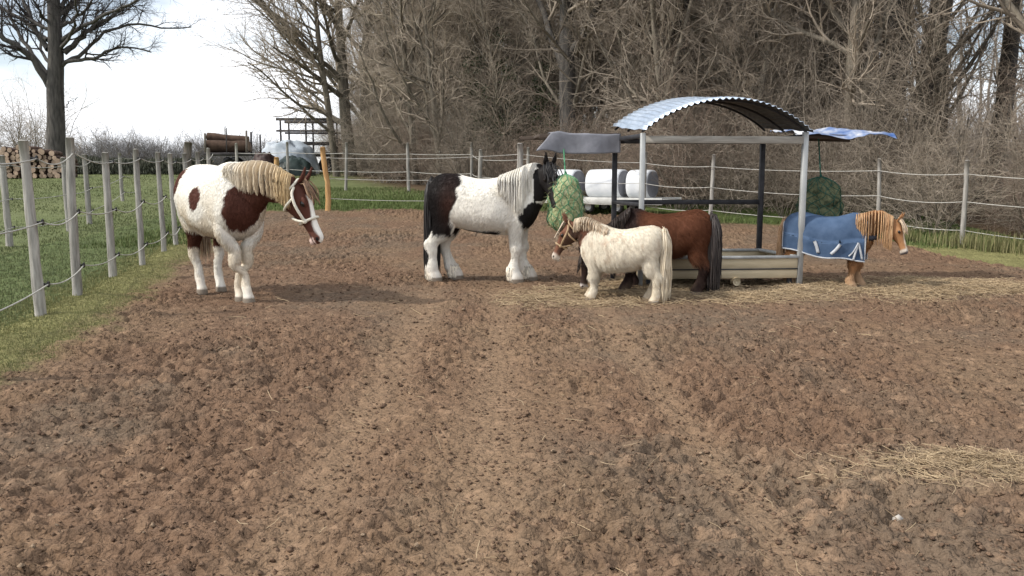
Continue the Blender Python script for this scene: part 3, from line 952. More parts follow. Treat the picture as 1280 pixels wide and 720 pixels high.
        for sg, key in ((1, 'HL'), (-1, 'HR')):
            dx, dk, dy = legs.get(key, (0, 0, 0))
            x0 = -0.40 * length
            y0 = sg * 0.105 * wl * rump
            y1 = sg * 0.088 * wl + dy
            ym = (y0 + y1) / 2
            f = feather
            rows = [(x0 + 0.07, y0 * 0.9, 0.84, 0.135, 0.085), (x0 + 0.055, y0 * 1.02, 0.74, 0.152, 0.095), (x0 + 0.06, y0 * 1.05, 0.64, 0.140, 0.092), (x0 + 0.055 + dk * .2, y0, 0.55, 0.112 * (0.6 + .4 * lb), 0.076), (x0 + 0.025 + dk * .5, ym, 0.46, 0.077 * lb, 0.058 * lb),
                    (x0 - 0.022 + dk * .85, ym, 0.385, 0.053 * lb, 0.045 * lb), (x0 - 0.048 + dk, ym, 0.335, 0.054 * lb, 0.041 * lb), (x0 - 0.043 + dk, ym, 0.285, 0.043 * lb, 0.036 * lb), (x0 - 0.034 + dk * .7 + dx * .3, y1, 0.21, 0.033 * lb * (1 + f * .3), 0.029 * lb * (1 + f * .3)),
                    (x0 - 0.028 + dk * .3 + dx * .7, y1, 0.118, 0.038 * lb * (1 + f), 0.035 * lb * (1 + f)), (x0 - 0.016 + dx, y1, 0.085, 0.035 * lb * (1 + f * 1.2), 0.034 * lb * (1 + f * 1.2)), (x0 + 0.0 + dx, y1, 0.05, 0.037 * lb * (1 + f * 1.3), 0.036 * lb * (1 + f * 1.3)),
                    (x0 + 0.010 + dx, y1, 0.022, 0.046 * lb * (1 + f * .7), 0.042 * lb * (1 + f * .7)), (x0 + 0.014 + dx, y1, -0.012, 0.05 * lb * (1 + f * .5), 0.046 * lb * (1 + f * .5))]
            s._leg(mb, rows)
        # sheath / udder bulge keeps the belly line soft
        mb.V = [v * H for v in mb.V]
        def soft(Q):
            q = Q / H
            away = np.linalg.norm(q - (poll + d * 0.2 * Lh), axis=1)
            return sstep(0.24, 0.36, away) * np.maximum(sstep(0.50, 0.66, q[:, 2]), 0.06 * sstep(0.1, 0.3, q[:, 2]))
        me, V = remeshed(mb, voxel, smooth, soft)
        V = V / H
        if fuzz:
            nrm = np.empty(len(V) * 3); me.vertices.foreach_get('normal', nrm); nrm = nrm.reshape(-1, 3)
            q = (fbm(V[:, 0] * 45, V[:, 1] * 45, V[:, 2] * 14, oct=3, seed=3) - 0.5) * fuzz
            q = q * sstep(0.1, 0.3, V[:, 2])
            V = V + nrm * q[:, None]
        nrm = np.empty(len(V) * 3); me.vertices.foreach_get('normal', nrm); nrm = nrm.reshape(-1, 3)
        q = (fbm(V[:, 0] * 7, V[:, 1] * 7, V[:, 2] * 5, oct=2, seed=13) - 0.5) * 0.020
        V = V + nrm * (q * sstep(0.15, 0.5, V[:, 2]) * (1 - (np.linalg.norm(V - (poll + d * 0.2 * Lh), axis=1) < 0.25)))[:, None]
        me.vertices.foreach_set('co', (V * H).astype(np.float32).ravel())
        s.length = length
        Cc = color(s, V)
        a = me.color_attributes.new('Col', 'FLOAT_COLOR', 'POINT')
        c4 = np.ones((len(V), 4), np.float32); c4[:, :3] = np.clip(Cc, 0, 1)
        a.data.foreach_set('color', c4.ravel())
        me.polygons.foreach_set('use_smooth', np.ones(len(me.polygons), bool))
        me.materials.append(M['coat'])
        me.name = 'horse_body'
        nm, loc, label, cat, yaw = s.root_args
        o = obj(nm, me, None, label, cat)
        o.location = tuple(loc); o.rotation_euler = (0, 0, yaw)
        s.o = o
        if fur:
            n_f, len_f, lift_f = fur
            r = np.random.default_rng(int(H * 1000))
            npo = len(me.polygons)
            ctr = np.empty(npo * 3); me.polygons.foreach_get('center', ctr); ctr = ctr.reshape(-1, 3)
            nr = np.empty(npo * 3); me.polygons.foreach_get('normal', nr); nr = nr.reshape(-1, 3)
            vi = np.empty(len(me.loops), np.int32); me.loops.foreach_get('vertex_index', vi)
            ls = np.empty(npo, np.int32); me.polygons.foreach_get('loop_start', ls)
            pick = r.integers(0, npo, n_f)
            c, nn = ctr[pick] / H, nr[pick]
            cc = Cc[vi[ls[pick]]]
            hd_ = np.linalg.norm(c - (poll + d * 0.55 * Lh), axis=1)
            sc_ = sstep(0.16, 0.46, hd_)
            sc_ = sc_ * sstep(0.05, 0.25, c[:, 2])
            belly = 1 + 0.7 * sstep(0.62, 0.48, c[:, 2]) * sstep(0.3, 0.42, c[:, 2])
            ok = sc_ > 0.12
            c, nn, cc, sc_, belly = c[ok], nn[ok], cc[ok], sc_[ok], belly[ok]
            m = len(c)
            flow = np.array([-0.55, 0, -0.75]) + r.normal(0, 0.13, (m, 3))
            flow = flow - nn * (flow * nn).sum(1)[:, None]
            flow /= np.linalg.norm(flow, axis=1, keepdims=True) + 1e-6
            ln = (len_f * sc_ * belly * (0.6 + 0.8 * r.random(m)))[:, None]
            p0 = c - nn * 0.002
            p1 = c + nn * (ln * lift_f * 0.8 + 0.0008) + flow * ln * 0.5
            p2 = c + nn * (ln * lift_f + 0.0004) + flow * ln + np.array([0, 0, -0.12]) * ln
            Vf, Ff = tubes(np.stack([p0, p1, p2], 1) * H, np.tile(np.array([0.0016, 0.0014, 0.0004]) * H, (m, 1)), 3)
            cc = np.clip(cc * (0.86 + 0.28 * r.random((m, 1))), 0, 1)
            obj('winter_coat', new_mesh('winter_coat', Vf, Ff, M['hair_coat'], np.repeat(cc, 9, 0)), o, kind='stuff')
        eb = None
        for sg in (-1, 1):
            m2 = MB(); s._blob(m2, np.zeros(3), d, r_, u_, 0.052 * Lh * H, 0.030 * Lh * H, 0.042 * Lh * H)
            e = m2.build('eye', M['eye'], o, smooth=True)
            e.location = tuple(s.hp_(0.335, 0.045, sg * 0.158) * H)

    def hp_(s, t, u, r):
        return s.poll + s.L * (t * s.d + u * s.u + r * s.r)

    def _blob(s, mb, c, d, r, u, a, b, h):
        t = np.linspace(-1, 1, 9); t = np.sin(t * np.pi / 2) * 0.98
        k = np.sqrt(1 - t ** 2)
        C = c + d * (t * a)[:, None]
        loft(mb, C, np.tile(r, (9, 1)), np.tile(u, (9, 1)), k * b, k * h, k * h, 12, 2)

    def _leg(s, mb, rows):
        Q = crom(rows, 60)
        C = Q[:, :3]
        T = frames(C)
        Rv = np.tile([0, 1.0, 0], (60, 1))
        Rv = Rv - T * (T @ np.array([0, 1.0, 0]))[:, None]; Rv /= np.linalg.norm(Rv, axis=1, keepdims=True)
        Uv = np.cross(T, Rv)
        low = C[:, 2] < 0.03
        Uv[low] = [1, 0, 0]; Rv[low] = [0, 1, 0]
        loft(mb, C, Rv, Uv, Q[:, 4], Q[:, 3], Q[:, 3], 16, 2.1)

    # features for the coat pattern
    def feat(s, V):
        q = V - s.poll
        ht, hu, hr = q @ s.d / s.L, q @ s.u / s.L, q @ s.r / s.L
        head = ((ht > -0.12) & (ht < 1.1) & (np.abs(hr) < 0.30) & (hu > -0.42) & (hu < 0.42)) | ((hu > 0.16) & (hu < 0.6) & (np.abs(hr) < 0.3) & (ht > -0.5) & (ht < 0.2))
        Cn = s.neck[0]
        D = np.linalg.norm(V[:, None, :] - Cn[None, ::2], axis=2)
        ns = D.argmin(1) / (len(Cn[::2]) - 1)
        nd = D.min(1)
        return ht, hu, hr, head, ns, nd

    # hair ---------------------------------------------------------------
    def strands(s, name, roots, out, lens, drop, wid, cols, seed, wav=0.02, K=8, parent=None, fwd=None):
        """roots (n,3), out (n,3): sideways reach before the hair falls"""
        r = np.random.default_rng(seed)
        n = len(roots)
        t = np.linspace(0, 1, K)[None, :, None]
        side = 1 - (1 - np.clip(t / 0.40, 0, 1)) ** 2
        Pn = roots[:, None] + out[:, None] * side
        z = lens[:, None, None] * (np.clip(t - 0.06, 0, 1) ** 1.15) * np.array([0, 0, -1.0])
        lift = 0.02 * np.sin(np.clip(t / 0.3, 0, 1) * np.pi) * np.array([0, 0, 1.0])
        ph = r.random((n, 1, 3)) * 6.28
        wv = wav * np.sin(t * (3 + 3 * r.random((n, 1, 1))) + ph) * t
        Pn = Pn + z + lift + wv
        if fwd is not None: Pn = Pn + fwd[:, None] * t
        R = wid * (0.7 + 0.7 * r.random((n, 1))) * np.interp(np.linspace(0, 1, K), [0, .15, .3, .6, .85, 1], [0.6, 1, 1.1, 1.0, 0.8, 0.15])[None]
        V, F = tubes(Pn * s.H, R * s.H, 5)
        cc = cols(r, n)
        me = new_mesh(name, V, F, M['hair'], np.repeat(cc, K * 5, 0))
        return obj(name, me, parent or s.o)

    def mane(s, n, length, side, wid, c1, c2, seed=1, s0=0.10, s1=1.0, grad=None, wav=0.007):
        r = np.random.default_rng(seed)
        Cn, Tn, Rn, Un, w_, hu, hd = s.neck
        k = s0 + (s1 - s0) * r.random(n)
        i = np.clip((k * (len(Cn) - 1)).astype(int), 0, len(Cn) - 1)
        root = Cn[i] + Un[i] * (hu[i] * 0.97)[:, None] + Rn[i] * (r.normal(0, 0.012, n))[:, None]
        sg = side * np.ones(n) if side else np.sign(r.random(n) - 0.5)
        reach = (w_[i] * (0.75 + 0.45 * r.random(n)) + 0.012)
        tw_ = np.interp(root[:, 0], s.T[:, 0], s.T[:, 3])
        reach = np.maximum(reach, np.where(root[:, 0] < 0.53, (tw_ * 1.03 + 0.012) * (length > 0.3), 0) * (0.9 + 0.2 * r.random(n)))
        out = Rn[i] * (sg * reach)[:, None]
        ln = length * (0.56 + 0.52 * r.random(n) ** 0.7) * (0.40 + 0.60 * sstep(s0, s0 + 0.28, k))

        def cols(rr, m):
            t = rr.random((m, 1))
            c = np.asarray(c1) * (1 - t) + np.asarray(c2) * t
            if grad is not None:
                g = sstep(0.3, 0.9, k)[:, None]
                c = c * (1 - g) + np.asarray(grad) * (0.8 + 0.4 * t) * g
            return c
        return s.strands('mane', root, out, ln, 0, wid, cols, seed, wav)

    def forelock(s, n, length, wid, c1, c2, seed=5):
        r = np.random.default_rng(seed)
        root = np.array([s.hp_(0.02 + 0.05 * a, 0.125, 0.06 * b) for a, b in r.normal(0, 1, (n, 2))])
        out = s.u * 0.035 + s.d * 0.03 + s.r * (r.normal(0, 0.035, (n, 1)))
        fw = np.tile(s.d * length, (n, 1)) * (0.6 + 0.5 * r.random((n, 1)))
        return s.strands('forelock', root, out, 0.02 + 0 * r.random(n), 0, wid, lambda q, m: np.asarray(c1) * (1 - q.random((m, 1))) + np.asarray(c2) * q.random((m, 1)), seed, 0.01, fwd=fw)

    def tail(s, n, length, spread, wid, c1, c2, seed=2, back=0.07, dock=0.86, c3=None):
        r = np.random.default_rng(seed)
        a = r.random(n) * 6.28; q = np.sqrt(r.random(n))
        root = np.stack([-0.500 * s.length + 0.02 * np.cos(a) * q, 0.035 * np.sin(a) * q, dock + 0.03 * r.normal(0, 1, n)], -1)
        out = np.stack([-back * (0.6 + 0.5 * r.random(n)) - spread * 0.8 * np.cos(a) * q, spread * np.sin(a) * q, 0 * a], -1)
        ln = length * (0.62 + 0.42 * r.random(n))

        def cols(rr, m):
            t = rr.random((m, 1))
            c = np.asarray(c1) * (1 - t) + np.asarray(c2) * t
            if c3 is not None:
                c = np.where(rr.random((m, 1)) < 0.25, np.asarray(c3), c)
            return c
        return s.strands('tail', root, out, ln, 0, wid, cols, seed, 0.015)

    def feathers(s, spots, n, wid, c1, c2, seed=9):
        r = np.random.default_rng(seed)
        for (x, y) in spots:
            a = r.random(n) * 6.28
            zz = 0.055 + 0.075 * r.random(n)
            rr = np.interp(zz, [0.05, 0.115, 0.2], [0.050, 0.046, 0.030])
            root = np.stack([x + np.interp(zz, [0.05, 0.115, 0.2], [0.022, 0.0, -0.004]) + rr * np.cos(a), y + rr * np.sin(a), zz], -1)
            o_ = np.stack([0.010 * np.cos(a) - 0.004, 0.010 * np.sin(a), 0 * a], -1)
            ln = np.minimum(zz - 0.008, 0.05 + 0.05 * r.random(n))
            s.strands('leg_feather', root, o_, ln, 0, wid, lambda q, m: np.asarray(c1) * (1 - q.random((m, 1))) + np.asarray(c2) * q.random((m, 1)), seed, 0.004, K=6)

    # head collar ----------------------------------------------------------
    def head_ring(s, t, infl, n=28, tilt=0.0):
        th = np.linspace(0, 2 * np.pi, n + 1)
        T = np.interp
        out = []
        for a in th:
            tt = t + tilt * math.sin(a)
            top, bot, wd = [np.interp(tt, s.hd[:, 0], s.hd[:, k]) for k in (1, 2, 3)]
            c = (top + bot) / 2; h_ = (top - bot) / 2
            e = 2 / 2.3
            cx = math.copysign(abs(math.cos(a)) ** e, math.cos(a)); sx = math.copysign(abs(math.sin(a)) ** e, math.sin(a))
            out.append(s.hp_(tt, c + (h_ + infl) * sx, (wd + infl) * cx))
        return np.array(out)

    def halter(s, m, wd=0.012):
        H = s.H
        mb = MB()
        infl = 0.022
        nose = s.head_ring(0.60, infl)
        mb.tube(nose * H, wd * H, 6, cap=False)
        crown = s.head_ring(0.035, 0.045, tilt=-0.10)
        thr = s.head_ring(0.16, 0.03, tilt=-0.06)
        mb.tube(crown[:15] * H if False else crown * H, wd * 0.9 * H, 6, cap=False)
        for sg in (-1, 1):
            pts = []
            for t, u in ((0.60, -0.05), (0.48, -0.045), (0.36, -0.045), (0.24, -0.04), (0.12, -0.02), (0.04, 0.03)):
                wdt = np.interp(t, s.hd[:, 0], s.hd[:, 3])
                pts.append(s.hp_(t, u, sg * (wdt + 0.045 + (0.03 if 0.1 < t < 0.5 else 0))))
            mb.tube(crom(pts, 16) * H, wd * H, 6)
            pts = []
            for t, u, f_ in ((0.60, -0.06, 1.0), (0.55, -0.15, 0.92), (0.47, -0.25, 0.45), (0.46, -0.275, 0)):
                wdt = np.interp(t, s.hd[:, 0], s.hd[:, 3])
                pts.append(s.hp_(t, u, sg * ((wdt + 0.045) * f_)))
            mb.tube(crom(pts, 10) * H, wd * 0.9 * H, 6)
            pts = []
            for t, u, f_ in ((0.20, -0.05, 1.0), (0.26, -0.18, 1.05), (0.30, -0.30, 0.6), (0.30, -0.34, 0)):
                wdt = np.interp(t, s.hd[:, 0], s.hd[:, 3])
                pts.append(s.hp_(t, u, sg * ((wdt + 0.055) * f_)))
            mb.tube(crom(pts, 10) * H, wd * 0.9 * H, 6)
            c = s.hp_(0.60, -0.05, sg * (np.interp(0.6, s.hd[:, 0], s.hd[:, 3]) + 0.045))
            s._blob(mb, c * H, s.d, s.r, s.u, wd * 1.7 * H, wd * 1.1 * H, wd * 1.7 * H)
        return mb.build('halter', m, s.o, smooth=True)


def ell(V, c, r, seed=0, wob=0.35, fr=9):
    """a patch of coat colour: a ragged ellipsoid, 0..1"""
    q = np.sqrt((((V - np.asarray(c)) / np.asarray(r)) ** 2).sum(1))
    q = q + (fbm(V[:, 0] * fr, V[:, 1] * fr, V[:, 2] * fr, oct=3, seed=seed) - 0.5) * wob
    q = q + (vnoise(V[:, 0] * 55, V[:, 1] * 55, V[:, 2] * 30, seed + 5) - 0.5) * 0.10
    return 1 - sstep(0.94, 1.05, q)


def mixc(C, k, c):
    return C * (1 - k[:, None]) + np.asarray(c) * k[:, None]


WHITE = np.array([0.83, 0.80, 0.73]); CREAM = np.array([0.62, 0.54, 0.40]); BROWN = np.array([0.085, 0.032, 0.022]); BLACK = np.array([0.014, 0.012, 0.012])


def dirty_legs(V, C, amt=0.5):
    n = fbm(V[:, 0] * 14, V[:, 1] * 14, V[:, 2] * 6, seed=77)
    k = amt * (1 - sstep(0.02, 0.22, V[:, 2])) * sstep(0.3, 0.7, n)
    C = mixc(C, k, (0.30, 0.22, 0.15))
    return mixc(C, 1 - sstep(0.028, 0.042, V[:, 2]), (0.20, 0.165, 0.13))


def col_mare(s, V):
    ht, hu, hr, head, ns, nd = s.feat(V)
    n = fbm(V[:, 0] * 6, V[:, 1] * 6, V[:, 2] * 6, seed=4)
    C = WHITE * (0.90 + 0.2 * n[:, None])
    C = mixc(C, 0.65 * sstep(0.42, 0.66, n) * (1 - sstep(0.58, 0.86, V[:, 2])), (0.60, 0.50, 0.36))
    br = np.zeros(len(V))
    br = np.maximum(br, ell(V, (0.515, -0.04, 0.665), (0.092, 0.145, 0.175), 11, 1.15, 10))
    br = np.maximum(br, ell(V, (0.555, 0.06, 0.75), (0.125, 0.16, 0.125), 12, 0.6))
    br = np.maximum(br, ell(V, (0.62, 0.15, 0.76), (0.18, 0.14, 0.12), 16))
    br = np.maximum(br, ell(V, (0.17, -0.25, 0.755), (0.058, 0.14, 0.088), 13, 1.0, 13))
    br = np.maximum(br, ell(V, (-0.47, -0.05, 0.87), (0.15, 0.22, 0.16), 14))
    br = np.maximum(br, ell(V, (-0.33, -0.23, 0.87), (0.085, 0.14, 0.12), 18, 0.9, 11))
    br = np.maximum(br, ell(V, (0.05, -0.02, 0.47), (0.22, 0.14, 0.055), 15))
    br = np.maximum(br, ell(V, (-0.36, 0, 0.44), (0.16, 0.3, 0.085), 17) * (V[:, 0] < -0.15))
    br = np.maximum(br, (sstep(0.70, 0.78, ns + 0.08 * (n - .5)) * (nd < 0.2)))
    C = mixc(C, br, BROWN)
    hb = (head & ((ht > 0.02) | (hu > 0.16))).astype(float)
    C = mixc(C, hb, BROWN * 1.15)
    blaze = hb * (1 - sstep(0.045, 0.065, np.abs(hr + 0.02 + 0.03 * (n - .5)))) * (hu > 0.0) * sstep(0.20, 0.26, ht)
    C = mixc(C, blaze, WHITE)
    C = mixc(C, hb * sstep(0.86, 0.92, ht + 0.10 * (n - .5)) * (hu < -0.055), (0.62, 0.47, 0.42))
    C = mixc(C, hb * sstep(0.80, 0.86, ht + 0.1 * (n - .5)) * (hu > 0.02) * (np.abs(hr) < 0.07), WHITE)
    C = mixc(C, hb * ell(np.stack([ht, hu, np.abs(hr)], -1), (0.93, 0.0, 0.095), (0.035, 0.025, 0.03), 2, 0.1), (0.01, 0.008, 0.008))
    C = mixc(C, hb * (1 - sstep(0.006, 0.014, np.abs(hu + 0.095))) * (ht > 0.80), (0.05, 0.03, 0.03))
    return dirty_legs(V, C, 0.35)


def col_cob(s, V):
    ht, hu, hr, head, ns, nd = s.feat(V)
    n = fbm(V[:, 0] * 6, V[:, 1] * 6, V[:, 2] * 6, seed=24)
    C = WHITE * 1.03 * (0.92 + 0.16 * n[:, None])
    bl = np.zeros(len(V))
    edge = -0.20 + 0.10 * (V[:, 2] - 0.75) + 0.09 * (fbm(V[:, 1] * 5, V[:, 2] * 7, seed=6) - 0.5) * 2
    hq = (1 - sstep(-0.008, 0.008, V[:, 0] - edge)) * sstep(0.42, 0.44, V[:, 2] + 0.05 * (n - .5) - 0.18 * sstep(-0.42, -0.5, V[:, 0]))
    bl = np.maximum(bl, hq)
    bl = np.maximum(bl, ell(V, (0.46, -0.08, 0.615), (0.13, 0.16, 0.115), 21, 0.9, 9))
    bl = np.maximum(bl, ell(V, (0.05, 0, 0.47), (0.22, 0.16, 0.045), 22))
    bl = np.maximum(bl, sstep(0.92, 0.96, ns) * (nd < 0.2))
    bl = np.maximum(bl, (head & ((ht > 0.0) | (hu > 0.16))).astype(float))
    C = mixc(C, bl, BLACK)
    C = mixc(C, hq * np.exp(-((V[:, 0] + 0.25) / 0.09) ** 2 - ((V[:, 2] - 0.70) / 0.20) ** 2) * 0.75 * (0.5 + n), (0.06, 0.026, 0.018))
    C = mixc(C, ell(V, (-0.50, 0, 0.95), (0.06, 0.2, 0.05), 25) * 0.7, (0.4, 0.37, 0.33))
    hb = (head & (ht > 0.1)).astype(float)
    C = mixc(C, hb * sstep(0.93, 0.97, ht + 0.05 * (n - .5)) * 0.4, (0.10, 0.09, 0.09))
    return dirty_legs(V, C, 0.5)


def col_white_pony(s, V):
    ht, hu, hr, head, ns, nd = s.feat(V)
    n = fbm(V[:, 0] * 7, V[:, 1] * 7, V[:, 2] * 7, seed=34)
    n2 = fbm(V[:, 0] * 16, V[:, 1] * 16, V[:, 2] * 16, seed=36)
    C = np.array([0.80, 0.735, 0.61]) * (0.9 + 0.2 * n[:, None])
    C = mixc(C, 0.40 * sstep(0.50, 0.66, n2) * sstep(0.42, 0.56, n), (0.46, 0.32, 0.21))
    C = mixc(C, ell(V, (0.18, 0.2, 0.82), (0.10, 0.12, 0.09), 31, 0.9) * 0.35 * sstep(0.4, 0.6, n2), (0.40, 0.22, 0.13))
    C = mixc(C, 0.55 * (1 - sstep(0.10, 0.5, V[:, 2])) * sstep(0.35, 0.6, n), (0.50, 0.41, 0.27))
    br = sstep(0.40, 0.50, ns + 0.22 * (n - .5)) * (nd < 0.24)
    br = np.maximum(br, (head & ((ht > 0.0) | (hu > 0.16))).astype(float))
    C = mixc(C, br, np.array([0.17, 0.078, 0.048]))
    hb = (head & (ht > 0.05)).astype(float)
    C = mixc(C, hb * sstep(0.80, 0.88, ht + 0.1 * (n - .5)), (0.55, 0.48, 0.40))
    C = mixc(C, hb * (hu < -0.02) * (1 - sstep(0.75, 0.85, ht)) * 0.75, (0.045, 0.03, 0.022))
    C = mixc(C, hb * ell(np.stack([ht, hu, np.abs(hr)], -1), (0.93, 0.0, 0.095), (0.035, 0.03, 0.03), 2, 0.1), (0.02, 0.015, 0.015))
    return dirty_legs(V, C, 0.6)


def col_brown_pony(s, V):
    ht, hu, hr, head, ns, nd = s.feat(V)
    n = fbm(V[:, 0] * 7, V[:, 1] * 7, V[:, 2] * 7, seed=44)
    C = np.array([0.125, 0.047, 0.024]) * (0.75 + 0.5 * n[:, None])
    C = mixc(C, 0.5 * sstep(0.50, 0.75, n) * (1 - sstep(0.55, 0.85, V[:, 2])), (0.20, 0.10, 0.06))
    bl = sstep(0.25, 0.45, ns + 0.2 * (n - .5)) * (nd < 0.25)
    bl = np.maximum(bl, sstep(0.20, 0.32, V[:, 0] + 0.15 * (n - .5)))
    bl = np.maximum(bl, 1 - sstep(0.34, 0.46, V[:, 2] + 0.12 * (n - .5)))
    bl = np.maximum(bl, (1 - sstep(0.10, 0.16, V[:, 0])) * sstep(0.93, 0.97, V[:, 2]) * (V[:, 0] > -0.1))
    bl = np.maximum(bl, (head & (ht > 0.0)).astype(float))
    C = mixc(C, bl * 0.93, np.array([0.022, 0.014, 0.013]))
    hb = (head & (ht > 0.05)).astype(float)
    C = mixc(C, hb * sstep(0.84, 0.90, ht + 0.08 * (n - .5)), (0.50, 0.45, 0.42))
    C = mixc(C, hb * ell(np.stack([ht, hu, np.abs(hr)], -1), (0.94, 0.0, 0.095), (0.035, 0.03, 0.03), 2, 0.1), (0.03, 0.02, 0.02))
    return dirty_legs(V, C, 0.3)


def col_gold_pony(s, V):
    ht, hu, hr, head, ns, nd = s.feat(V)
    n = fbm(V[:, 0] * 7, V[:, 1] * 7, V[:, 2] * 7, seed=54)
    C = np.array([0.34, 0.175, 0.082]) * (0.8 + 0.4 * n[:, None])
    C = mixc(C, (1 - sstep(0.16, 0.30, V[:, 2])) * 0.6, (0.42, 0.29, 0.18))
    hb = (head & (ht > 0.05)).astype(float)
    C = mixc(C, hb * (1 - sstep(0.04, 0.065, np.abs(hr))) * (hu > 0.0), (0.62, 0.52, 0.40))
    C = mixc(C, hb * sstep(0.82, 0.88, ht), (0.50, 0.44, 0.38))
    C = mixc(C, hb * sstep(0.92, 0.96, ht), (0.14, 0.12, 0.12))
    return dirty_legs(V, C, 0.4)


def ground_at(px, Y):
    p = P(px, 300, Y)
    return np.array([p[0], Y, float(soil_z(p[0], Y)) - 0.0])


rad = math.radians
mare = Horse('horse', ground_at(279, 9.55), rad(-52), 1.52, 'brown and white pinto mare in a cream halter, standing by the left fence', length=0.98, depth=1.10, girth=1.18,
             poll=(0.735, 0.27, 0.835), neck_mid=(0.565, 0.11, 0.855), head_yaw=40, head_pitch=-66, head=0.43, neckw=1.05, bone=0.98,
             legs={'FR': (0.055, 0.02, 0.125), 'FL': (-0.055, -0.02, -0.10), 'HL': (0.04, 0.03, -0.02), 'HR': (0.10, 0.06, 0.02)}, color=col_mare, voxel=0.0105, fur=(48000, 0.018, 0.04))
mare.mane(2400, 0.22, -1, 0.0029, (0.72, 0.66, 0.55), (0.76, 0.71, 0.62), 1, s0=0.34, s1=0.97, grad=(0.60, 0.44, 0.24))
mare.forelock(24, 0.10, 0.004, (0.16, 0.08, 0.05), (0.30, 0.2, 0.12))
mare.tail(400, 0.66, 0.05, 0.004, (0.55, 0.48, 0.38), (0.30, 0.18, 0.11))
mare.halter(M['halter'], 0.0105)

cob = Horse('horse', ground_at(604, 10.95), rad(-9), 1.41, 'black and white piebald cob with a long white mane, beside the pale green hay net', length=0.97, depth=1.10, girth=1.16, bone=1.17,
            poll=(0.60, -0.07, 1.045), neck_mid=(0.53, -0.02, 0.94), head_yaw=-58, head_pitch=-60, head=0.415, neckw=1.16,
            legs={'FL': (0.07, 0.02, 0), 'FR': (-0.03, -0.01, 0), 'HL': (0.10, 0.04, 0), 'HR': (-0.06, -0.03, 0)}, color=col_cob, voxel=0.0105, feather=0.40, fur=(48000, 0.022, 0.05))
cob.mane(2400, 0.43, -1, 0.0030, (0.84, 0.81, 0.74), (0.78, 0.74, 0.65), 3, s0=0.26, s1=1.0)
cob.forelock(30, 0.15, 0.0045, BLACK, (0.03, 0.028, 0.028))
cob.tail(800, 0.92, 0.10, 0.0048, (0.012, 0.011, 0.011), (0.03, 0.026, 0.025), back=0.0, dock=0.88)
_lx, _hx = 0.335 * .97, -0.40 * .97
cob.feathers([(_lx + 0.07, 0.1), (_lx - 0.03, -0.1), (_hx + 0.08, 0.1), (_hx - 0.08, -0.1)], 420, 0.0036, (0.70, 0.65, 0.55), (0.60, 0.54, 0.45))

brown = Horse('pony', ground_at(829, 9.74), rad(167), 0.97, 'brown pony with black mane and tail, head down behind the white pony', length=1.10, depth=1.16, girth=1.10, bone=1.35,
              poll=(0.90, 0.02, 0.44), neck_mid=(0.66, 0.01, 0.62), head_yaw=16, head_pitch=-80, head=0.42, neckw=1.12, feather=0.3,
              legs={'FL': (0.05, 0.02, 0), 'FR': (-0.02, 0, 0), 'HL': (0.03, 0.0, 0), 'HR': (0.0, 0.0, 0)}, color=col_brown_pony, fur=(30000, 0.05, 0.15), voxel=0.0095, cat='pony', fuzz=0.009)
brown.mane(1200, 0.24, 0, 0.0042, (0.022, 0.015, 0.013), (0.05, 0.035, 0.028), 5, s0=0.0, s1=1.0)
brown.forelock(40, 0.16, 0.006, (0.02, 0.014, 0.012), (0.05, 0.03, 0.02))
brown.tail(900, 0.92, 0.12, 0.0055, (0.022, 0.017, 0.016), (0.055, 0.045, 0.042), back=0.05, dock=0.88, c3=(0.10, 0.085, 0.075))

white = Horse('pony', ground_at(779, 9.26), rad(158), 0.845, 'small cream white pony with a chestnut head and tan halter', length=1.05, depth=1.21, girth=1.17, bone=1.36,
              poll=(0.715, -0.0, 0.995), neck_mid=(0.53, 0, 0.92), head_yaw=8, head_pitch=-62, head=0.53, neckw=1.2, feather=0.18,
              legs={'FL': (0.02, 0.01, 0), 'FR': (0.10, 0.04, 0), 'HL': (-0.03, -0.02, 0), 'HR': (0.10, 0.05, 0)}, color=col_white_pony, fur=(32000, 0.042, 0.16), voxel=0.009, cat='pony', fuzz=0.009)
white.mane(1000, 0.17, 0, 0.0042, (0.62, 0.53, 0.40), (0.50, 0.36, 0.24), 7, s0=0.05, s1=0.95)
white.forelock(50, 0.20, 0.006, (0.60, 0.50, 0.38), (0.46, 0.35, 0.25))
white.tail(800, 0.90, 0.10, 0.0050, (0.74, 0.66, 0.52), (0.60, 0.50, 0.35), back=0.045, dock=0.90)
white.halter(M['halter_tan'], 0.013)

gold = Horse('pony', ground_at(1034, 10.28), rad(-27), 0.895, 'golden chestnut pony wearing a blue rug, right of the shelter', length=1.10, depth=1.15, girth=1.16, bone=1.35,
             poll=(0.83, 0.03, 0.91), neck_mid=(0.61, 0.02, 0.90), head_yaw=-10, head_pitch=-68, head=0.45, neckw=1.15, feather=0.25,
             legs={'FL': (0.05, 0.02, 0), 'FR': (-0.05, -0.02, 0), 'HL': (0.05, 0.02, 0), 'HR': (-0.03, -0.02, 0)}, color=col_gold_pony, fur=(26000, 0.04, 0.12), voxel=0.009, cat='pony', fuzz=0.010)
gold.mane(1500, 0.46, -1, 0.0040, (0.46, 0.26, 0.13), (0.58, 0.38, 0.21), 8, s0=0.36, s1=1.0)
gold.forelock(34, 0.15, 0.006, (0.62, 0.50, 0.36), (0.5, 0.36, 0.24))
gold.tail(400, 0.8, 0.06, 0.005, (0.55, 0.38, 0.24), (0.44, 0.26, 0.14))


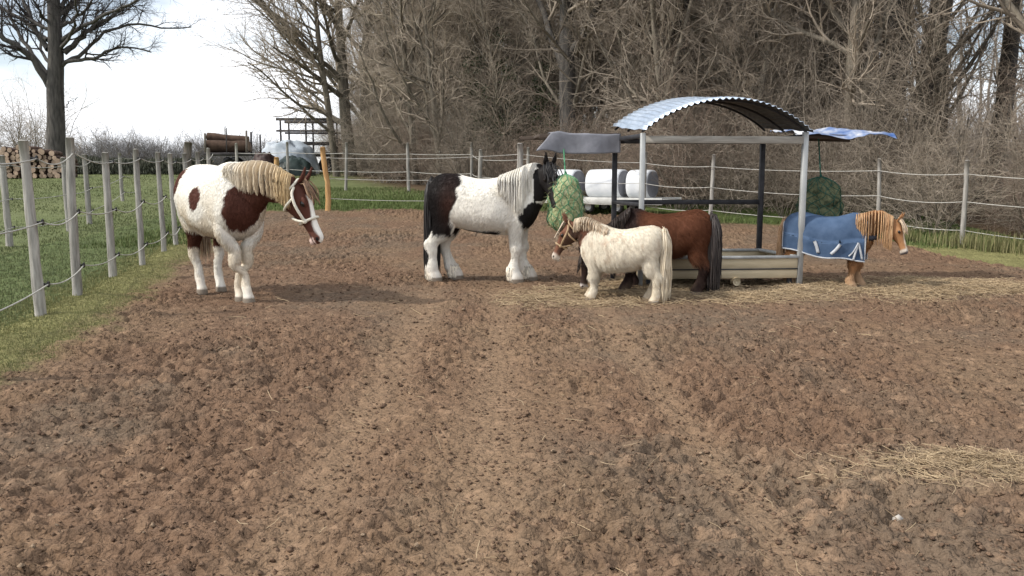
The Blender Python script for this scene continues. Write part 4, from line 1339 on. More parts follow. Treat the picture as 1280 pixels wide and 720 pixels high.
def rug(s, x0, x1, hem, infl=0.028):
    H = s.H
    T = s.T
    xs = np.linspace(x0, x1, 40)
    nj = 48
    Vv = []
    rr = np.random.default_rng(4)
    for x in xs:
        top, bot, wd = [np.interp(x, T[:, 0], T[:, k]) for k in (1, 2, 3)]
        hh = (top - bot) / 2; cz = (top + bot) / 2 - hh * 0.10
        hu_ = hh * 1.10
        hemx = hem + 0.10 * sstep(0.12, -0.35, x) + 0.02 * math.sin(x * 9)
        ring = []
        a0 = math.asin(np.clip(-0.12, -1, 1))
        zl = cz + hu_ * -0.12
        nd = 12
        for j in range(nd):                        # hanging flap, left
            f = j / nd
            z = hemx * (1 - f) + zl * f
            ring.append((x, (wd * 1.0 + infl) * (0.97 + 0.03 * f) + 0.012 * math.sin(x * 17 + 1) * (1 - f), z))
        na = nj - 2 * nd
        for j in range(na):
            a = a0 + (math.pi - 2 * a0) * j / (na - 1)
            ca, sa = math.cos(a), math.sin(a)
            e = 2 / 2.25
            ring.append((x, (wd + infl) * math.copysign(abs(ca) ** e, ca), cz + (hu_ + infl * 0.9) * math.copysign(abs(sa) ** e, sa)))
        for j in range(nd):
            f = 1 - j / (nd - 1) if nd > 1 else 0
            z = hemx * (1 - f) + zl * f
            ring.append((x, -((wd + infl) * (0.97 + 0.03 * f) + 0.014 * math.sin(x * 19) * (1 - f)), z))
        Vv.append(ring)
    Vv = np.array(Vv)
    n = fbm(Vv[..., 0] * 9, Vv[..., 2] * 7, Vv[..., 1] * 5, seed=6) - 0.5
    Vv[..., 1] += np.sign(Vv[..., 1]) * n * 0.028
    Vv[..., 2] += n * 0.012
    ni = len(xs)
    inner = Vv.copy()
    inner[..., 1] *= 0.965; inner[..., 2] -= 0.008
    V = np.concatenate([Vv.reshape(-1, 3), inner.reshape(-1, 3)]) * H
    F = []
    of = ni * nj
    for i in range(ni - 1):
        for j in range(nj - 1):
            a, b, c, d = i * nj + j, i * nj + j + 1, (i + 1) * nj + j + 1, (i + 1) * nj + j
            F.append([a, d, c, b]); F.append([of + a, of + b, of + c, of + d])
        for j, fl in ((0, 0), (nj - 1, 1)):
            a, d = i * nj + j, (i + 1) * nj + j
            F.append([a, of + a, of + d, d] if not fl else [a, d, of + d, of + a])
    for i, fl in ((0, 0), (ni - 1, 1)):
        for j in range(nj - 1):
            a, b = i * nj + j, i * nj + j + 1
            F.append([a, b, of + b, of + a] if not fl else [a, of + a, of + b, b])
    o = obj('rug', new_mesh('rug', V, np.array(F), M['rug']), s.o)
    # light binding along the hem and the rear edge
    for j in (0, nj - 1):
        mb = MB(); mb.tube(Vv[:, j] * H, 0.011 * H, 6); mb.build('hem_binding', M['rug_trim'], o, smooth=True)
    for i in (0, ni - 1):
        mb = MB(); mb.tube(Vv[i, ::2] * H, 0.009 * H, 6); mb.build('edge_binding', M['rug_trim'], o, smooth=True)

    def on_side(x, z, sg=-1):
        i = int(np.clip((x - x0) / (x1 - x0) * (ni - 1), 0, ni - 1))
        side = Vv[i, nj // 2:] if sg < 0 else Vv[i, :nj // 2]
        k = np.argmin(np.abs(side[:, 2] - z))
        return side[k] + np.array([0, sg * 0.010, 0])
    # belly straps sewn slantwise on the side, and the breast gusset
    for pts, wd in ((((-0.12, 0.66), (-0.09, 0.58), (-0.06, 0.48)), 0.020), (((0.20, 0.60), (0.15, 0.53), (0.10, 0.47)), 0.020), (((0.44, 0.62), (0.41, 0.52), (0.39, 0.40)), 0.013), (((0.44, 0.62), (0.46, 0.52), (0.48, 0.40)), 0.013), (((0.33, 0.44), (0.39, 0.52), (0.44, 0.62)), 0.010)):
        for sg in (-1, 1):
            q = crom([on_side(x, z, sg) for x, z in pts], 9)
            mb = MB()
            Vs = []
            tg = frames(q)
            for k in range(9):
                wv = np.cross(tg[k], [0, sg, 0]); wv /= np.linalg.norm(wv)
                for a, b in ((-1, 0), (1, 0), (1, 1), (-1, 1)):
                    Vs.append(q[k] + wv * a * wd + np.array([0, sg * b * 0.008, 0]))
            Fs = [[4 * k + j, 4 * k + (j + 1) % 4, 4 * k + 4 + (j + 1) % 4, 4 * k + 4 + j] for k in range(8) for j in range(4)]
            Fs += [[0, 1, 2, 3], [32, 33, 34, 35]]
            mb.add(np.array(Vs) * H, Fs)
            mb.build('rug_strap', M['rug_trim'], o)
    # dark lining and surcingle under the belly
    mb = MB()
    a = np.linspace(-2.7, -0.44, 15)
    for xx in (-0.02, 0.12):
        top, bot, wd = [np.interp(xx, T[:, 0], T[:, k]) for k in (1, 2, 3)]
        mb.tube(np.stack([xx + 0 * a, (wd + 0.01) * np.cos(a), (top + bot) / 2 + ((top - bot) / 2 + 0.02) * np.sin(a)], -1) * H, 0.014 * H, 6)
    mb.build('belly_strap', M['rug_dark'], o, smooth=True)
    mb = MB()
    mb.tube(crom([(0.50, -0.15, 0.70), (0.56, -0.13, 0.69), (0.60, -0.08, 0.70), (0.62, 0, 0.69)], 12) * H, 0.035 * H, 8)
    mb.build('neck_lining', M['rug_dark'], o, smooth=True)
    return o


rug(gold, -0.565, 0.50, 0.40)


# ------------------------------------------------------------------ the feeding shelter
def build_shelter():
    Y0 = 10.03
    p = P(801, 300, Y0)
    a = rad(5.0)
    root = thing('feeding_shelter', (p[0], Y0, 0.0), 'steel feeding shelter with a curved corrugated roof, a wooden trough and tarpaulin awnings', 'shelter', a)
    W, D, BX = 1.98, 1.05, -0.11
    ez = 1.87

    def leg(x, y, m, s_, top, b=-0.1):
        mb = MB(); mb.box((x, y, (top + b) / 2), (s_, s_, top - b), bev=0.004)
        mb.box((x, y, 0.0), (s_ * 1.7, s_ * 1.7, 0.02))
        return mb.build('leg', M[m], root)
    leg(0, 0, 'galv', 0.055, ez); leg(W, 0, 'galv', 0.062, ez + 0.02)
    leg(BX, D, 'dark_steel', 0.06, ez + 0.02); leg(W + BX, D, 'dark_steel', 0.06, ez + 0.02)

    def beam(A, B, w_, h_, m, name='beam'):
        mb = MB(); mb.bar(A, B, w_, h_); return mb.build(name, M[m], root)
    beam((0.03, -0.003, ez - 0.075), (W - 0.033, -0.003, ez - 0.075), 0.05, 0.085, 'old_timber')
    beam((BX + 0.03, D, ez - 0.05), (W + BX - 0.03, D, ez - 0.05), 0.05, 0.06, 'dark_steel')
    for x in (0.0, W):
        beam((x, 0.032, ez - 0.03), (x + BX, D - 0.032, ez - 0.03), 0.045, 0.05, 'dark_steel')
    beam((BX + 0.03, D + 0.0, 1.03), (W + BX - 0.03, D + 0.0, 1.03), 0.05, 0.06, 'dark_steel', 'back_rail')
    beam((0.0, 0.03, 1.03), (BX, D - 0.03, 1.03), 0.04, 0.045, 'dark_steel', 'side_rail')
    # bowed corrugated roof
    n = 300
    rise = 0.375
    R_ = ((W + 0.06) ** 2 / 4 + rise ** 2) / (2 * rise)
    half = math.asin((W + 0.06) / 2 / R_)
    th = np.linspace(-half, half, n)
    arc = th * R_
    rip = 0.011 * np.sin(arc / 0.076 * 2 * np.pi)
    nyy = 9
    ys = np.linspace(-0.13, D + 0.10, nyy)
    outer, inn = [], []
    for k, y in enumerate(ys):
        t = k / (nyy - 1)
        lift = 0.12 * t + 0.008 * math.sin(k * 2.2)
        for rr, dst in ((R_ + rip + 0.002, outer), (R_ + rip - 0.002, inn)):
            dst.append(np.stack([W / 2 + BX * y / D + rr * np.sin(th), y + 0 * th, ez + 0.02 + rr * np.cos(th) - R_ * math.cos(half) + lift + 0.006 * np.sin(th * 7 + k)], -1))
    V = np.concatenate([np.array(outer).reshape(-1, 3), np.array(inn).reshape(-1, 3)])
    of = n * nyy
    F = []
    for k in range(nyy - 1):
        b = k * n
        i = np.arange(n - 1)
        F.append(np.stack([b + i, b + i + 1, b + n + i + 1, b + n + i], -1)[:, ::1])
        F.append(np.stack([of + b + i, of + b + n + i, of + b + n + i + 1, of + b + i + 1], -1))
    i = np.arange(n - 1)
    F.append(np.stack([i, of + i, of + i + 1, i + 1], -1)); b = (nyy - 1) * n
    F.append(np.stack([b + i, b + i + 1, of + b + i + 1, of + b + i], -1))
    k = np.arange(nyy - 1) * n
    F.append(np.stack([k, k + n, of + k + n, of + k], -1)); k = k + n - 1
    F.append(np.stack([k, of + k, of + k + n, k + n], -1))
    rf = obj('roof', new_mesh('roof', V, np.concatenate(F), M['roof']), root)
    rf.data.materials.append(M['roof_inside'])           # dark inner face: the shade under the roof is put into its colour
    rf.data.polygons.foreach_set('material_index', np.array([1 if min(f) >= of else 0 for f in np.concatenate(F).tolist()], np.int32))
    for y, lf in ((0.0, 0.02), (D * 0.5, 0.055), (D - 0.02, 0.105)):
        t2 = np.linspace(-half, half, 25)
        mb = MB(); mb.tube(np.stack([W / 2 + BX * y / D + (R_ - 0.030) * np.sin(t2), y + 0 * t2, ez + 0.02 + (R_ - 0.030) * np.cos(t2) - R_ * math.cos(half) + lf * 0.9], -1), 0.014, 6)
        mb.build('roof_hoop', M['dark_steel'], rf, smooth=True)
    # the trough
    tz0, tz1 = 0.14, 0.395
    mb = MB(); mb.box((W / 2 + 0.0, D / 2 + 0.015, tz0 + 0.015), (W - 0.09, D - 0.12, 0.03)); mb.build('trough_floor', M['trough_in'], root)
    for nm, c, sz in (('trough_panel', (W / 2, 0.0, (tz0 + 0.24) / 2 + 0.005), (W - 0.066, 0.028, 0.118)), ('trough_panel', (W / 2, -0.004, 0.318), (W - 0.066, 0.028, 0.128)),
                      ('trough_panel', (W / 2, D - 0.06, 0.27), (W - 0.066, 0.028, 0.24)), ('trough_panel', (0.04, D / 2, 0.27), (0.028, D - 0.15, 0.24)), ('trough_panel', (W - 0.04, D / 2 - 0.02, 0.27), (0.028, D - 0.07, 0.24))):
        mb = MB(); mb.box(c, sz, bev=0.004); mb.build(nm, M['trough'], root)
    for A, B in (((0.03, -0.012, tz1), (W - 0.033, -0.012, tz1)), ((0.0, D - 0.06, tz1), (W - 0.12, D - 0.06, tz1)), ((W - 0.04, 0.05, tz1 + 0.003), (W - 0.12, D - 0.09, tz1 + 0.003)), ((0.04, 0.05, tz1 + 0.003), (0.0, D - 0.09, tz1 + 0.003))):
        beam(A, B, 0.06, 0.032, 'galv', 'trough_rim')
    beam((0.03, -0.018, 0.250), (W - 0.033, -0.018, 0.250), 0.02, 0.014, 'dark_steel', 'trough_seam')
    mb = MB(); mb.tube([(1.18, -0.05, 0.10), (1.18, 0.05, 0.10)], 0.05, 12); mb.tube([(1.18, -0.055, 0.10), (1.18, -0.04, 0.10)], 0.022, 10); mb.build('drain_pipe', M['trough'], root, smooth=True)
    for x in (0.12, W - 0.09):
        mb = MB(); mb.box((x, 0.08, 0.03), (0.05, 0.05, 0.24)); mb.build('trough_foot', M['dark_steel'], root)
    # the hay in the trough
    rr = np.random.default_rng(5)
    m = 1500
    x = 0.06 + (W - 0.12) * rr.random(m); y = 0.06 + (D - 0.12) * rr.random(m)
    z = 0.20 + 0.07 * fbm(x * 3, y * 3, seed=3) + 0.03 * rr.random(m)
    aa = rr.random(m) * 6.28
    d = np.stack([np.cos(aa), np.sin(aa), rr.normal(0, 0.2, m)], -1) * 0.05
    c = np.stack([x, y, z], -1)
    V, F = tubes(np.stack([c - d, c + rr.normal(0, 0.008, (m, 3)), c + d], 1), np.full((m, 3), 0.003), 3)
    tt = rr.random((m, 1))
    hy = obj('hay', new_mesh('hay', V, F, M['straw'], np.repeat(np.array([0.2, 0.17, 0.08]) * (1 - tt) + np.array([0.36, 0.29, 0.15]) * tt, 9, 0)), None,
             'loose dry hay lying in the shelter trough', 'hay', kind='stuff')
    hy.location = (p[0], Y0, 0); hy.rotation_euler = (0, 0, a)

    # left awning: a timber frame covered with grey cloth that hangs over its front edge
    def sheet(name, fn, nu, nv, m, par, th=0.004):
        u, v = np.meshgrid(np.linspace(0, 1, nu), np.linspace(0, 1, nv))
        X = fn(u, v)
        du, dv = np.gradient(X, axis=1), np.gradient(X, axis=0)
        nn = np.cross(du, dv); nn /= np.linalg.norm(nn, axis=2, keepdims=True) + 1e-9
        V = np.concatenate([(X + nn * th / 2).reshape(-1, 3), (X - nn * th / 2).reshape(-1, 3)])
        of = nu * nv
        i, j = np.meshgrid(np.arange(nu - 1), np.arange(nv - 1)); q = (j * nu + i).ravel()
        F = [np.stack([q, q + 1, q + nu + 1, q + nu], -1), np.stack([of + q, of + q + nu, of + q + nu + 1, of + q + 1], -1)]
        e = np.arange(nu - 1); F.append(np.stack([e, of + e, of + e + 1, e + 1], -1))
        b = (nv - 1) * nu; F.append(np.stack([b + e, b + e + 1, of + b + e + 1, of + b + e], -1))
        e = np.arange(nv - 1) * nu; F.append(np.stack([e, e + nu, of + e + nu, of + e], -1))
        e = e + nu - 1; F.append(np.stack([e, of + e, of + e + nu, e + nu], -1))
        return obj(name, new_mesh(name, V, np.concatenate(F), M[m]), par)
    ya = D - 0.22
    aw = obj('awning', None, root)
    for y in (ya, D + 0.42):
        mb = MB(); mb.bar((BX - (1.20 if y > ya else 1.02), y, ez - 0.0), (BX, y, ez + 0.02), 0.05, 0.045); mb.build('awning_bar', M['brown_board'], aw)
    for x in (-1.0, -0.5, -0.04):
        mb = MB(); mb.bar((BX + x, ya + 0.026, ez + 0.01), (BX + x, D + 0.394, ez + 0.01), 0.04, 0.035); mb.build('awning_bar', M['brown_board'], aw)

    def cloth(u, v):
        x = BX - 0.87 + 0.89 * u
        f = v * 1.30                                          # along the roof, then over the edge
        over = np.clip(f - 0.86, 0, None)
        roof_y = D + 0.44 - np.minimum(f, 0.86) / 0.86 * (D + 0.44 - ya + 0.035)
        nn = fbm(x * 4, f * 4 + 3, seed=8) - 0.5
        zt = ez + 0.035 + 0.03 * nn - 0.02 * np.sin(u * 9) * np.clip(1 - f, 0, 1)
        drop = over / 0.44 * (0.235 + 0.015 * np.sin(u * 4) + 0.02 * u)
        return np.stack([x - 0.45 * over * (1 - u) ** 1.5, roof_y - 0.05 * np.sin(u * 11 + 1) * over, zt + 0.05 * (1 - u) * (v < 2) * 0 + 0.03 * np.exp(-((u - 0.12) / 0.12) ** 2) * (f > 0.5) - drop], -1)
    sheet('awning_cloth', cloth, 40, 40, 'tarp_grey', aw)
    # right awning: boards under a crumpled blue sheet
    ab = obj('awning', None, root)
    for y in (0.42, D + 0.05):
        mb = MB(); mb.bar((W + 0.034, y, ez + 0.0), (W + 0.82 if y < 1 else W + 1.1, y, ez - 0.02), 0.05, 0.055); mb.build('awning_bar', M['brown_board'], ab)
    for x in (W + 0.25, W + 0.7):
        mb = MB(); mb.bar((x, 0.446, ez + 0.0), (x, D + 0.02, ez + 0.0), 0.12, 0.022); mb.build('awning_bar', M['brown_board'], ab)

    def blue(u, v):
        x = W + 0.02 + 1.31 * u
        y = 0.30 + (D - 0.15) * v
        nn = fbm(x * 3.2, y * 2.2, seed=18, oct=3) - 0.5
        z = ez + 0.085 + 0.026 * np.sin(u * 12.5 + 0.9 * v) + 0.07 * nn + 0.035 * (np.abs(2 * fbm(x * 6, y * 6, oct=3, seed=28) - 1) - 0.3) - 0.05 * (1 - v)
        z = np.maximum(z, ez + 0.035) - 0.085 * sstep(0.20, 0.0, v) * (0.75 + np.sin(u * 11 + 2) * 0.35) + 0.02 * u - 0.02 * sstep(0.86, 1.0, u)
        return np.stack([x + 0.03 * np.sin(v * 7), y - 0.02 * np.sin(u * 12), z], -1)
    sheet('awning_cloth', blue, 70, 36, 'tarp_blue', ab)
    return root, (p[0], Y0), a, D, W, ez


SH, (SX, SY), SA, SD, SW, SEZ = build_shelter()


def sh(x, y, z):
    return np.array([SX + x * math.cos(SA) - y * math.sin(SA), SY + x * math.sin(SA) + y * math.cos(SA), z])


def hay_net(loc, hgt, rad_, label, m_net, m_hay, rope_top, seed):
    root = thing('hay_net', loc, label, 'hay net')
    rr = np.random.default_rng(seed)
    prof = np.array([(0.0, 0.03), (0.04, 0.45), (0.13, 0.80), (0.28, 0.98), (0.48, 1.0), (0.68, 0.96), (0.84, 0.80), (0.94, 0.50), (1.0, 0.10)])
    nz_, na = 40, 36
    t = np.linspace(0, 1, nz_)
    rp = crom(np.stack([prof[:, 0], prof[:, 1]], -1), 90)
    rd = np.interp(t, rp[:, 0], rp[:, 1]) * rad_
    th = np.linspace(0, 2 * np.pi, na + 1)[:-1]
    T_, A_ = np.meshgrid(t, th, indexing='ij')

    def surf(tt, aa, off=0.0):
        r_ = np.interp(tt, t, rd)
        q = 1 + 0.16 * (vnoise(np.cos(aa) * 2 + 5, np.sin(aa) * 2, tt * 5, seed) - 0.5) * 2 + 0.08 * (vnoise(np.cos(aa) * 6, np.sin(aa) * 6, tt * 13, seed + 1) - 0.5)
        r_ = r_ * q + off
        return np.stack([r_ * np.cos(aa), r_ * np.sin(aa), tt * hgt], -1)
    V = surf(T_, A_).reshape(-1, 3)
    i, j = np.meshgrid(np.arange(nz_ - 1), np.arange(na), indexing='ij')
    F = np.stack([i * na + j, i * na + (j + 1) % na, (i + 1) * na + (j + 1) % na, (i + 1) * na + j], -1).reshape(-1, 4)
    hb = obj('hay_filling', new_mesh('hay_filling', V, F, M[m_hay]), root)
    Pn = []
    ns = 13
    for sg in (1, -1):
        for k in range(ns):
            tt = np.linspace(0.01, 1, 46)
            Pn.append(surf(tt, sg * tt * 2.6 + k / ns * 2 * np.pi + 0.10 * np.sin(tt * 23 + k * 2.1) + 0.07 * rr.normal(), 0.004))
    V, F = tubes(np.array(Pn), np.full((2 * ns, 46), 0.0040), 4)
    obj('net_cords', new_mesh('net_cords', V, F, M[m_net]), root)
    m = 420
    t0_, a0_ = rr.random(m) * 0.93, rr.random(m) * 6.28
    b0 = surf(t0_, a0_, -0.01)
    dd = b0 - np.array([0, 0, hgt * 0.5]); dd[:, 2] *= 0.2; dd /= np.linalg.norm(dd, axis=1, keepdims=True)
    dd = dd + rr.normal(0, 0.8, (m, 3)) + [0, 0, -0.5]
    Pk = np.stack([b0, b0 + dd * 0.022, b0 + dd * 0.04 + [0, 0, -0.012]], 1)
    V, F = tubes(Pk, np.tile([0.0022, 0.002, 0.001], (m, 1)), 3)
    ct = rr.random((m, 1)); c_a, c_b = (np.array([0.45, 0.44, 0.24]), np.array([0.24, 0.28, 0.12])) if m_hay == 'hay_net' else (np.array([0.16, 0.17, 0.09]), np.array([0.06, 0.09, 0.05]))
    obj('hay_stalks', new_mesh('hay_stalks', V, F, M['straw'], np.repeat(c_a * ct + c_b * (1 - ct), 9, 0)), root, kind='stuff')
    mb = MB()
    top = np.array(rope_top) - np.array(loc)
    mb.tube(np.array([[0, 0, hgt * 0.98], top * 0.5 + np.array([0, 0, hgt * 0.5]), top]), 0.009, 6)
    # the drawn-up neck of the net
    mb.tube([[0, 0, hgt * 0.94], [0.005, 0, hgt * 1.0], [0.0, 0, hgt * 1.05]], [0.03, 0.022, 0.012], 8)
    mb.build('net_rope', M[m_net], root, smooth=True)
    return root


q = P(706, 300, 10.62)
hay_net((q[0], 10.62, 0.65), 0.74, 0.225, 'pale green hay net full of hay, hanging in front of the black and white cob', 'net_green', 'hay_net', (q[0] - 0.02, 10.84, SEZ - 0.01), 3)
q = sh(SW + 0.52, 0.66, 0)
hay_net((q[0], q[1], 0.70), 0.66, 0.27, 'dark green hay net hanging from the blue awning behind the rugged pony', 'net_dark', 'hay_dark', (q[0] - 0.05, q[1], SEZ - 0.02), 8)


# ------------------------------------------------------------------ white wrapped bales on a low trailer
def build_bales():
    Y = 22.6
    p = P(750, 262, Y)
    z0 = float(soil_z(p[0], Y))
    yaw = rad(-34)
    tr = thing('flat_trailer', (p[0], Y, z0), 'low pale flat trailer carrying white wrapped bales behind the shelter', 'trailer', yaw)
    mb = MB(); mb.box((0.2, 0, 0.34), (3.7, 1.15, 0.09)); mb.build('trailer_bed', M['trailer'], tr)
    for sg in (-1, 1):
        mb = MB(); mb.box((0.2, sg * 0.6, 0.33), (3.72, 0.045, 0.17)); mb.build('side_rail', M['trailer'], tr)
        for x in (-0.1, 0.75):
            mb = MB()
            a = np.linspace(0, 2 * np.pi, 21)
            mb.tube(np.stack([x + 0.13 * np.cos(a), sg * 0.45 + 0 * a, 0.17 + 0.13 * np.sin(a)], -1), 0.05, 8, cap=False)
            w_ = mb.build('wheel', M['black_plastic'], tr, smooth=True)
            mb = MB(); mb.tube([(x, sg * 0.45 - 0.035, 0.17), (x, sg * 0.45 + 0.035, 0.17)], 0.10, 14); mb.build('wheel_rim', M['trailer'], w_)
    mb = MB(); mb.bar((-1.6, 0, 0.3), (-2.5, 0, 0.25), 0.08, 0.06); mb.build('drawbar', M['trailer'], tr)
    for k, (x, lab) in enumerate(((-1.15, 'white wrapped bale at the left end of the flat trailer, half behind the cob'), (0.22, 'white wrapped bale in the middle of the flat trailer, shaded grey end showing'), (1.22, 'white wrapped bale at the right end of the flat trailer, seen between shelter legs'))):
        L_ = 0.98 if k < 2 else 0.60
        R_ = 0.40 if k < 2 else 0.39
        c = np.array([p[0] + x * math.cos(yaw), Y + x * math.sin(yaw), z0 + 0.385])
        root = thing('wrapped_bale', c, lab, 'bale', yaw, group='white wrapped bales on the flat trailer')
        xs = np.array([-1, -1, -0.93, -0.5, 0, 0.5, 0.93, 1.0, 1.0]) * L_ / 2
        rs = np.array([0.02, 0.86, 0.98, 1.0, 1.01, 1.0, 0.98, 0.90, 0.895]) * R_
        n = 9
        mb = MB()
        C = np.stack([xs, 0 * xs, 0 * xs + R_ * 0.93], -1)
        loft(mb, C, np.tile([0, 1.0, 0], (n, 1)), np.tile([0, 0, 1.0], (n, 1)), rs * 1.02, rs * 0.97, rs * 0.93, 30, 2.5)
        mb.build('bale_wrap', M['wrap'], root, smooth=True)
        mb = MB()
        xs = np.array([L_ / 2 - 0.01, L_ / 2 + 0.006, L_ / 2 + 0.012, L_ / 2 + 0.012]); rs = np.array([0.885, 0.885, 0.8, 0.03]) * R_
        C = np.stack([xs, 0 * xs, 0 * xs + R_ * 0.93], -1)
        loft(mb, C, np.tile([0, 1.0, 0], (4, 1)), np.tile([0, 0, 1.0], (4, 1)), rs * 1.02, rs * 0.97, rs * 0.93, 30, 2.5)
        mb.build('bale_end', M['wrap_end'], root, smooth=True)


build_bales()


# ------------------------------------------------------------------ logs
def log_mesh(Ln, r0, seed):
    rr = np.random.default_rng(seed)
    n = 12
    mb = MB()
    t = np.linspace(-Ln / 2, Ln / 2, 6)
    pts = np.stack([rr.normal(0, r0 * 0.06, 6), t, rr.normal(0, r0 * 0.06, 6)], -1)
    V, F = tubes(pts[None], (r0 * (1 + rr.normal(0, 0.05, 6)))[None], n)
    mb.add(V, F)
    return mb.mesh('log', M['log_bark'], smooth=True), pts, n, V


def make_log(name, Ln, r0, seed):
    me, pts, n, V = log_mesh(Ln, r0, seed)
    o = bpy.data.objects.new(name, me); sc.collection.objects.link(o)
    for e, sl in ((0, slice(0, n)), (1, slice(5 * n, 6 * n))):
        ring = V[sl]
        c = ring.mean(0)
        dirn = -1 if e == 0 else 1
        Vv = np.concatenate([ring * 1.0 + [0, dirn * 0.003, 0], (ring - c) * 0.5 + c + [0, dirn * 0.006, 0], c[None] + [0, dirn * 0.007, 0]])
        Fq = np.array([[i, (i + 1) % n, n + (i + 1) % n, n + i] for i in range(n)])
        Ft = np.array([[n + i, n + (i + 1) % n, 2 * n] for i in range(n)])
        if dirn > 0: Fq, Ft = Fq[:, ::-1], Ft[:, ::-1]
        obj('cut_end', new_mesh('cut_end', Vv, [Fq, Ft], M['log_end'], smooth=False), o)
    return o


protos = [make_log('log', 0.9, r_, 60 + k) for k, r_ in enumerate((0.075, 0.09, 0.105, 0.12))]
rr = np.random.default_rng(15)
Yp = 36.0
cL, cR = P(-6, 222, Yp), P(86, 222, Yp)
cnt = 0
used = set()
x = cL[0]
cols_ = []
while x < cR[0]:
    k = int(rr.integers(0, 4)); r_ = (0.075, 0.09, 0.105, 0.12)[k]
    cols_.append(x + r_)
    x += 0.205
for ci, xc in enumerate(cols_):
    f = (xc - cL[0]) / (cR[0] - cL[0])
    top = 1.08 - 0.25 * sstep(0.75, 1.0, f) + 0.10 * rr.normal()
    if f > 0.93: top *= 0.75
    z = gz(xc, Yp)
    hcur = 0.0
    while hcur < top:
        k = int(rr.integers(0, 4)); r_ = (0.075, 0.09, 0.105, 0.12)[k]
        if k not in used:
            o = protos[k]; used.add(k)
        else:
            o = copy_tree(protos[k])
        tag(o, 'split firewood log in the long woodpile beside the big bare oak', 'log', 'logs in the long firewood pile')
        o.location = (xc + rr.normal(0, 0.02), Yp + rr.normal(0, 0.05), z + hcur + r_)
        o.rotation_euler = (rr.normal(0, 0.04), rr.random() * 6.28, rr.normal(0, 0.10))
        hcur += 2 * r_ * 0.93
        cnt += 1
for k in range(4):
    if k not in used:
        for ch in list(protos[k].children): bpy.data.objects.remove(ch)
        bpy.data.objects.remove(protos[k])


def build_log_trailer():
    Y, S = 38.0, 1.33
    p = P(288, 205, Y); z0 = gz(p[0], Y)
    top = P(288, 191, Y)[2]
    yaw = rad(8)
    tr = thing('log_trailer', (p[0], Y, z0), 'timber trailer with upright stakes, loaded with big reddish logs', 'trailer', yaw, None, S)
    bz = (top - z0) / S
    mb = MB(); mb.box((0, 0, bz - 0.05), (1.5, 1.0, 0.08)); mb.build('trailer_bed', M['wagon_wood'], tr)
    for x in (-0.70, 0.62):
        for y in (-0.46, 0.46):
            hgt = 0.72 if x > 0 else 0.62
            mb = MB(); mb.bar((x, y, bz - 0.05), (x + 0.02, y, bz + hgt), 0.06, 0.06); mb.build('stake', M['post_dull'] if y < 0 else M['wagon_wood'], tr)
    mb = MB(); mb.bar((0.95, 0.3, 0.0), (0.96, 0.3, bz + 0.62), 0.05, 0.05); mb.build('stake', M['wagon_wood'], tr)
    mb = MB(); mb.bar((-0.02, -0.46, bz - 0.05), (0.0, -0.46, bz + 0.80), 0.03, 0.03); mb.build('stake', M['wagon_wood'], tr)
    for y in (-0.42, 0.42):
        a = np.linspace(0, 2 * np.pi, 21)
        mb = MB(); mb.tube(np.stack([0.1 + 0.26 * np.cos(a), y + 0 * a, 0.32 + 0.26 * np.sin(a)], -1), 0.07, 8, cap=False)
        w_ = mb.build('wheel', M['black_plastic'], tr, smooth=True)
        mb = MB(); mb.tube([(0.1, y - 0.04, 0.32), (0.1, y + 0.04, 0.32)], 0.2, 14); mb.build('wheel_rim', M['wagon_wood'], w_)
    labs = ['large reddish log at the front of the stake trailer load', 'long brown log lying on top of the stake trailer load', 'brown log at the back of the stake trailer load']
    for k, (y, z, r_) in enumerate(((-0.20, 0.20, 0.19), (-0.03, 0.47, 0.13), (0.22, 0.19, 0.18))):
        o = make_log('log', 1.35, r_, 90 + k)
        o.rotation_euler = (0, 0, rad(-82) if k != 1 else rad(-86))
        if k == 1: o.rotation_euler = (rad(-6), 0, rad(-86))
        o.scale = (S, S, S)
        o.location = (p[0] - 0.05 - S * y * math.sin(yaw), Y + S * y * math.cos(yaw), z0 + S * (bz + z))
        tag(o, labs[k], 'log', 'logs on the stake trailer')


build_log_trailer()


def build_wagon():
    Y, S = 42.0, 1.3
    p = P(388, 205, Y); z0 = gz(p[0], Y)
    H_ = (P(388, 151, Y)[2] - z0) / S
    wg = thing('hay_wagon', (p[0], Y, z0), 'dark wooden farm wagon with three open slat rails against the sky', 'wagon', rad(4), None, S)
    lo = (P(388, 190, Y)[2] - z0) / S
    W_ = 2.15
    mb = MB(); mb.box((0, 0, lo - 0.1), (W_, 1.7, 0.12)); mb.build('wagon_bed', M['wagon_wood'], wg)
    for y in (-0.8, 0.8):
        for fz in (1.0, 0.64, 0.27):
            z = lo + (H_ - lo) * fz
            mb = MB(); mb.bar((-W_ / 2, y, z), (W_ / 2, y, z), 0.03, 0.10 if fz == 1.0 else 0.075); mb.build('rail', M['wagon_wood'], wg)
        for x in (-0.92, 0.0, 0.92):
            mb = MB(); mb.bar((x, y + 0.03, lo - 0.1), (x, y + 0.03, H_ - 0.03), 0.06, 0.05); mb.build('rail_post', M['wagon_wood'], wg)
        for x in (-0.7, 0.7):
            a = np.linspace(0, 2 * np.pi, 21)
            mb = MB(); mb.tube(np.stack([x + 0.22 * np.cos(a), y * 0.9 + 0 * a, 0.29 + 0.22 * np.sin(a)], -1), 0.07, 8, cap=False)
            w_ = mb.build('wheel', M['black_plastic'], wg, smooth=True)
            mb = MB(); mb.tube([(x, y * 0.9 - 0.04, 0.29), (x, y * 0.9 + 0.04, 0.29)], 0.17, 14); mb.build('wheel_rim', M['wagon_wood'], w_)


build_wagon()


